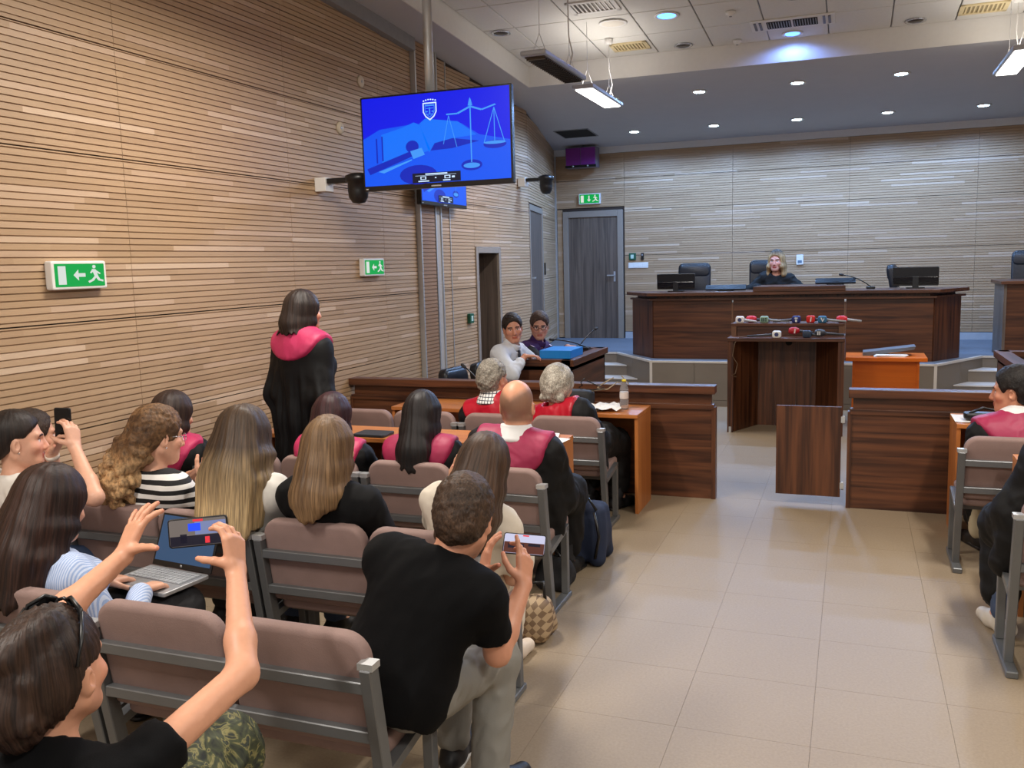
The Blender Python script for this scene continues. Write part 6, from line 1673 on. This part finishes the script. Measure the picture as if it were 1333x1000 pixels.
c = person('woman with straight light brown hair and black blazer', (-2.010, 3.165, 1.055), (-2.03, 3.25, 0.50), hy=2, hp=4, by=2, fem=True, skin=(218, 168, 140), sw=0.172,
    top=dict(kind='long', m=mat('cloth_black_blazer', (8, 8, 10), 0.85, spec=0.25, var=0.15), sleeve=1.85, infl=0.024, sl_r=0.012), bottom=dict(m=M_dkpants),
    hair=dict(kind='long', c0=(92, 70, 50), c1=(146, 118, 86), tip=((158, 128, 92), -0.10, 0.2), t=0.010, locks=LK(0.23, 0.86, tip=0.055, f=-0.160, sl=0.20), cutz=-0.265, ears=False, amp=0.0026))
c = person('woman with straight brown hair and cream T-shirt leaning to one side at the aisle end', (-1.345, 3.195, 1.000), (-1.50, 3.27, 0.50), hy=-14, hp=10, hr=14, by=4, fem=True, skin=(216, 166, 138), nb=(-1.395, 3.20, 0.855),
    arms={-1: dict(w=(-1.535, 3.36, 0.885), d=(0.1, 0.2, 0.95), n=(0.6, -0.2, 0.1), curl=0.3)},
    legs={1: ((-1.40, 3.66, 0.48), (-1.43, 3.60, 0.085)), -1: ((-1.60, 3.68, 0.49), (-1.60, 3.66, 0.085))},
    top=dict(kind='tee', m=M_cream, sleeve=0.72, neck=0.08, infl=0.018, loose=True), bottom=dict(m=M_whpants, fat=0.012), shoes=(222, 208, 194),
    hair=dict(kind='long', c0=(50, 36, 28), c1=(98, 74, 58), t=0.017, locks=LK(0.26, 1.0, f=-0.15, sl=0.26), cutz=-0.30, ears=False, amp=0.0024))
# -- third row: robed lawyers
c = person('robed woman with brown bob and pink yoke sitting by the slatted wall', (-3.715, 4.195, 0.965), (-3.74, 4.36, 0.50), hy=16, hp=8, by=8, fem=True, skin=(214, 164, 136), sw=0.15,
    top=robe(), yoke=Y_(M_rose), bottom=dict(m=M_dkpants), hair=dict(kind='long', c0=(40, 28, 25), c1=(72, 54, 46), t=0.016, locks=LK(0.15, 0.98, f=-0.12), cutz=-0.145, ears=False, amp=0.002))
c = person('robed woman standing at her desk with dark bob and bright pink yoke', (-3.140, 4.735, 1.538), (-3.165, 4.72, 0.90), hy=26, hp=2, by=10, fem=True, skin=(214, 160, 132), hs=0.98, sw=0.140,
    legs={1: ((-3.07, 4.74, 0.48), (-3.07, 4.72, 0.085)), -1: ((-3.26, 4.74, 0.48), (-3.26, 4.72, 0.085))},
    arms={1: dict(w=(-2.985, 4.78, 0.84), pole=(0.1, -0.9, -0.1), d=(0.0, 0.6, -0.5), n=(-0.8, 0, -0.5)), -1: dict(w=(-3.335, 4.80, 0.84), pole=(-0.1, -0.9, -0.1), d=(0.1, 0.6, -0.5), n=(0.8, 0, -0.5))},
    top=dict(kind='robe_stand', m=M_robe, infl=0.030, neck=0.072, res=0.0105), yoke=Y_(M_rose, w=0.185, h=0.155, d=0.24, dz=0.015), collar=dict(m=cloth('white_collar', (226, 226, 226))), bottom=dict(m=M_dkpants),
    hair=dict(kind='long', c0=(30, 23, 22), c1=(62, 48, 42), t=0.011, locks=LK(0.14, 0.80, f=-0.10), cutz=-0.135, ears=False, amp=0.0022))
c = person('robed woman with dark maroon hair behind the woman in the blazer', (-2.680, 4.270, 0.975), (-2.70, 4.38, 0.50), hy=0, hp=6, fem=True, skin=(214, 164, 136),
    top=robe(), yoke=Y_(M_rose), bottom=dict(m=M_dkpants), hair=dict(kind='long', c0=(34, 16, 20), c1=(74, 40, 44), t=0.012, locks=LK(0.22, 0.90, f=-0.15), cutz=-0.24, ears=False, amp=0.002))
c = person('robed woman with very long black hair over a raspberry yoke', (-2.165, 4.345, 0.990), (-2.15, 4.38, 0.50), hy=-3, hp=4, fem=True, skin=(212, 162, 136),
    top=robe(), yoke=Y_(M_pink, w=0.21), bottom=dict(m=M_dkpants), hair=dict(kind='long', c0=(16, 13, 15), c1=(40, 32, 33), t=0.011, locks=LK(0.25, 0.84, f=-0.170, tip=0.085), cutz=-0.262, ears=False, amp=0.0026))
c = person('bald man in black robe with raspberry yoke and white collar', (-1.640, 4.400, 1.050), (-1.665, 4.40, 0.51), hy=-2, hp=2, skin=(214, 156, 124), hs=1.10, girth=1.08, sw=0.19, stub=((112, 88, 74), 0.75),
    top=robe(infl=0.034), yoke=Y_(M_pink, w=0.205, h=0.215, d=0.25, dz=0.02), collar=dict(m=cloth('white_collar', (226, 226, 226)), up=0.012, big=0.028), bottom=dict(m=M_dkpants), hair=None,
    legs={1: ((-1.50, 4.84, 0.49), (-1.52, 4.80, 0.085)), -1: ((-1.78, 4.82, 0.49), (-1.78, 4.80, 0.085))})
# -- fourth row
c = person('grey-haired man in red-yoked robe with checked shirt collar', (-2.360, 5.860, 0.990), (-2.28, 5.92, 0.51), hy=16, hp=0, by=0, skin=(210, 152, 124), hs=1.07, sw=0.19,
    top=robe(infl=0.032), yoke=Y_(M_red, w=0.20, h=0.19), collar=dict(m=M_check, up=0.02, big=0.030), bottom=dict(m=M_dkpants),
    hair=dict(kind='short', c0=(112, 108, 100), c1=(190, 186, 176), t=0.012, line=-0.07, slope=-0.6, amp=0.0065, freq=130, pull=0.05))
c = person('white-haired man with thick hair in red-yoked robe', (-1.885, 5.870, 0.945), (-1.80, 5.92, 0.51), hy=8, hp=6, by=14, skin=(212, 154, 126), hs=1.07, sw=0.20, girth=1.06,
    top=robe(infl=0.034), yoke=Y_(M_red, w=0.205, h=0.18), bottom=dict(m=M_dkpants),
    hair=dict(kind='short', c0=(140, 136, 126), c1=(222, 218, 208), t=0.024, line=-0.085, slope=-0.55, amp=0.006, freq=90, ears=False, lumps=[(0.0, -0.09, -0.06, 0.075, 0.03, 0.035, 26, 0.014, 0.024)]))
# -- two men at the side desk
oc2 = [o for o in bpy.data.objects if o.get('label') == 'plain black office chair standing empty beyond the long barrier'][0]
oc2.location = (-3.27, 7.86, 0); oc2.rotation_euler = (0, 0, pi/2 - 0.15); oc2['label'] = 'black office chair of the man in the white shirt'
office_chair(-3.22, 8.50, 0, pi/2, 0.82, 'black office chair of the man in the purple jersey', 0.40, None)
c = person('man in white shirt and dark tie at the side desk looking back', (-2.960, 7.870, 1.195), (-3.20, 7.90, 0.55), hy=152, hp=4, hr=6, by=98, skin=(196, 138, 112), hs=1.05, brow=(34, 26, 22), sw=0.195,
    arms={1: dict(w=(-2.80, 7.74, 0.955), d=(0.8, 0.4, 0.0), pole=(-0.2, -0.8, -0.6)), -1: dict(w=(-2.66, 8.26, 0.965), d=(0.9, 0.3, 0.0), pole=(0, 0.6, -0.8))},
    top=dict(kind='long', m=M_wsh, sleeve=1.62, infl=0.020, sl_r=0.010, amp=0.007), bottom=dict(m=M_dkpants), collar=dict(m=M_wsh),
    hair=dict(kind='short', c0=(30, 23, 20), c1=(60, 46, 38), t=0.013, line=-0.055, slope=-0.45, amp=0.003, pull=0.070))
wear(c, MB().tube([c['Nk'] + c['Ft']*0.085 + c['S']*0.01, c['Nk'] + c['Ft']*0.125 - c['S']*0.06, c['T'](0, 0.145, 0.26), c['T'](0, 0.14, 0.10)], [0.014, 0.017, 0.024, 0.028], 8), 'tie', cloth('dark_tie', (24, 26, 40)))
c = person('man in purple and black jersey with glasses at the side desk', (-2.885, 8.425, 1.180), (-3.16, 8.46, 0.55), hy=160, hp=10, by=100, skin=(200, 146, 122), hs=1.04, brow=(50, 36, 30), sw=0.18,
    arms={1: dict(w=(-2.62, 8.36, 0.960), d=(0.9, 0.3, 0.0), pole=(0, -0.5, -0.8)), -1: dict(w=(-2.66, 8.62, 0.960), d=(0.8, -0.4, 0.0), pole=(0, 0.6, -0.8))},
    top=dict(kind='long', m=cloth('purple_jersey', (54, 20, 82)), sleeve=1.9, infl=0.018), bottom=dict(m=M_dkpants), collar=dict(m=cloth('purple_jersey', (54, 20, 82)), up=0.01),
    hair=dict(kind='short', c0=(56, 42, 36), c1=(96, 76, 64), t=0.013, line=-0.055, slope=-0.45, amp=0.003, pull=0.070))
Hc = c['H']; gl = MB()
for s in (-1, 1):
    gl.tube([Hc(s*0.033 + 0.022*cos(2*pi*k/12), 0.104 - 0.10*abs(s*0.033 + 0.022*cos(2*pi*k/12)), 0.004 + 0.017*sin(2*pi*k/12)) for k in range(13)], 0.0026, 6); gl.tube([Hc(s*0.054, 0.098, 0.008), Hc(s*0.080, -0.005, 0.010)], 0.0026, 6)
gl.tube([Hc(-0.012, 0.105, 0.006), Hc(0.012, 0.105, 0.006)], 0.0024, 6); wear(c, gl, 'glasses', M_black)
for s, sgn in ((1, 1), (-1, -1)):
    a0, e0, w0 = c['AR'][s]
    F7 = Field(np.minimum(a0, w0) - 0.3, np.maximum(a0, w0) + 0.3, 0.011); F7.add(rc(a0 + (e0 - a0)*0.12, e0, 0.070, 0.060, 0.02)); F7.add(rc(e0, e0 + (w0 - e0)*0.85, 0.060, 0.046, 0.02))
    P_, Q_ = F7.mesh(); np_mesh('black_sleeve', P_, Q_, cloth('jersey_black', (18, 17, 22)), c['root'], c['L0'])
    wear(c, MB().prism([(0, 0), (0.03, 0.012), (0.022, -0.02), (-0.012, -0.028)], 0, 0.003, Matrix.Translation(Vector(a0 + c['S']*0.062 + c['Ft']*0.045)) @ Matrix.Rotation(0.6, 4, 'Y')), 'shoulder_mark', mat('pale_mark', (206, 190, 216), 0.5))
# -- judge
c = person('judge with shoulder-length blonde hair and black robe seated on the dais', (-0.950, 12.44, 1.735), (-0.97, 12.54, 1.055), hy=190, hp=2, by=182, fem=True, skin=(224, 166, 150), hs=1.08, brow=(96, 70, 56), lip=(168, 70, 72), loc=(-0.97, 12.54, 0.55),
    arms={1: dict(w=(-1.14, 12.24, 1.37), d=(0.5, -0.8, 0), pole=(-0.8, 0, -0.6)), -1: dict(w=(-0.76, 12.24, 1.37), d=(-0.5, -0.8, 0), pole=(0.8, 0, -0.6))},
    legs={1: ((-1.06, 12.14, 1.04), (-1.06, 12.16, 0.635)), -1: ((-0.86, 12.14, 1.04), (-0.86, 12.16, 0.635))},
    top=robe(infl=0.026), bottom=dict(m=M_dkpants), hair=dict(kind='long', c0=(150, 122, 86), c1=(200, 174, 130), t=0.014, fringe=-0.018, root=((38, 29, 25), 0.085), locks=LK(0.20, 1.0, f=-0.11, sf=0.045, sl=0.21), cutz=-0.225, ears=False, amp=0.003))
# -- across the aisle
c = person('man with short black hair in raspberry-yoked robe turned in profile across the aisle', (0.885, 5.865, 0.985), (0.97, 5.76, 0.51), hy=-72, hp=4, by=-12, skin=(206, 146, 116), hs=1.08, brow=(28, 22, 20), sw=0.19,
    legs={1: ((1.08, 6.06, 0.49), (1.06, 6.02, 0.085)), -1: ((0.76, 6.03, 0.49), (0.76, 5.99, 0.085))}, girth=1.05,
    top=robe(infl=0.032), yoke=Y_(M_pink, w=0.23, h=0.20, dz=0.02), collar=dict(m=cloth('white_collar', (226, 226, 226)), up=0.015, big=0.024), bottom=dict(m=M_beige, fat=0.01), shoes=(22, 20, 20),
    hair=dict(kind='short', c0=(20, 17, 17), c1=(42, 36, 34), t=0.016, line=-0.065, slope=-0.6, amp=0.0035, pull=0.070))
c = person('robed person on the seat across the aisle, only a black robe side visible', (1.00, 4.50, 1.06), (0.88, 4.47, 0.51), hy=-10, by=-10, skin=(208, 150, 122), sw=0.19,
    arms={-1: dict(w=(0.66, 4.66, 0.50), d=(0.1, 0.8, -0.4))}, legs={1: ((1.05, 4.90, 0.49), (1.05, 4.86, 0.085)), -1: ((0.72, 4.88, 0.47), (0.70, 4.62, 0.085))}, girth=1.1, top=robe(infl=0.05), yoke=Y_(M_pink), bottom=dict(m=M_jeans), shoes=(206, 198, 186),
    hair=dict(kind='short', c0=(30, 24, 22), c1=(60, 48, 42), t=0.014, line=-0.065, slope=-0.6, amp=0.0035, pull=0.070))
# ------------------------------------------------------------------ bags on the floor
def soft_bag(name, loc, size, m_, label, cat, strap=None, amp=0.006, taper=0.8):
    b = empty(name, loc, 0, label, cat); w, d, h = size; L = np.array(loc, float)
    F = Field(L - A3(w, d, 0.05), L + A3(w, d, h + 0.15), 0.009); I = np.eye(3)
    for s in (-1, 1):
        for q in (-1, 1):
            F.add(rc(L + A3(s*(w/2 - 0.05), q*(d/2 - 0.04), 0.05), L + A3(s*(w/2 - 0.05)*taper, q*(d/2 - 0.05)*taper*0.7, h - 0.05), 0.05, 0.045, 0.05))
    F.add(el(L + A3(0, 0, h/2), I, (w/2*0.92, d/2*0.92, h/2), 0.05)); F.cut(L + A3(0, 0, 0.003), A3(0, 0, -1))
    P_, Q_ = F.mesh(); nn = vnormals(P_, Q_); P_ = P_ + nn * (fnoise(P_, 24, 5, 2) * amp)[:, None]; P_[:, 2] = np.maximum(P_[:, 2], L[2] + 0.002)
    np_mesh('body', P_, Q_, m_, b, L)
    if strap:
        for pts in strap: MB().tube(pts, 0.009, 8).build('strap', M_black, b)
    return b
def diamond_mat():
    m_, nt, b = new_mat('diamond_canvas'); tc = N(nt, 'ShaderNodeTexCoord'); mp = N(nt, 'ShaderNodeMapping'); mp.inputs['Rotation'].default_value = (0, radians(45), 0); mp.inputs['Scale'].default_value = (38, 1, 38)
    nt.links.new(tc.outputs['Object'], mp.inputs[0]); ck = N(nt, 'ShaderNodeTexChecker'); ck.inputs['Scale'].default_value = 1.0; ck.inputs['Color1'].default_value = srgb(176, 152, 120); ck.inputs['Color2'].default_value = srgb(122, 98, 74)
    nt.links.new(mp.outputs[0], ck.inputs['Vector']); nt.links.new(ck.outputs[0], b.inputs['Base Color']); b.inputs['Roughness'].default_value = 0.6
    return m_
soft_bag('handbag', (-1.40, 3.94, 0.0), (0.17, 0.20, 0.20), diamond_mat(), 'beige diamond-pattern handbag on the floor by the bench foot', 'handbag', [[(-0.05, 0, 0.18), (-0.04, 0, 0.27), (0.04, 0, 0.28), (0.05, 0, 0.18)]])
soft_bag('backpack', (-1.45, 5.12, 0.0), (0.22, 0.26, 0.36), cloth('backpack_navy', (28, 40, 66)), 'navy backpack standing on the floor beside the desk', 'backpack', [[(0.05, -0.11, 0.33), (0.09, -0.16, 0.2), (0.06, -0.14, 0.06)], [(-0.06, -0.1, 0.34), (0, -0.1, 0.43), (0.06, -0.1, 0.34)]])
soft_bag('shoulder_bag', (-1.52, 4.62, 0.0), (0.20, 0.20, 0.16), cloth('black_bag', (20, 20, 24)), 'small black bag on the floor under the bald man\'s bench', 'bag', [[(-0.05, 0, 0.14), (0.0, 0.0, 0.22), (0.06, 0, 0.13)]])
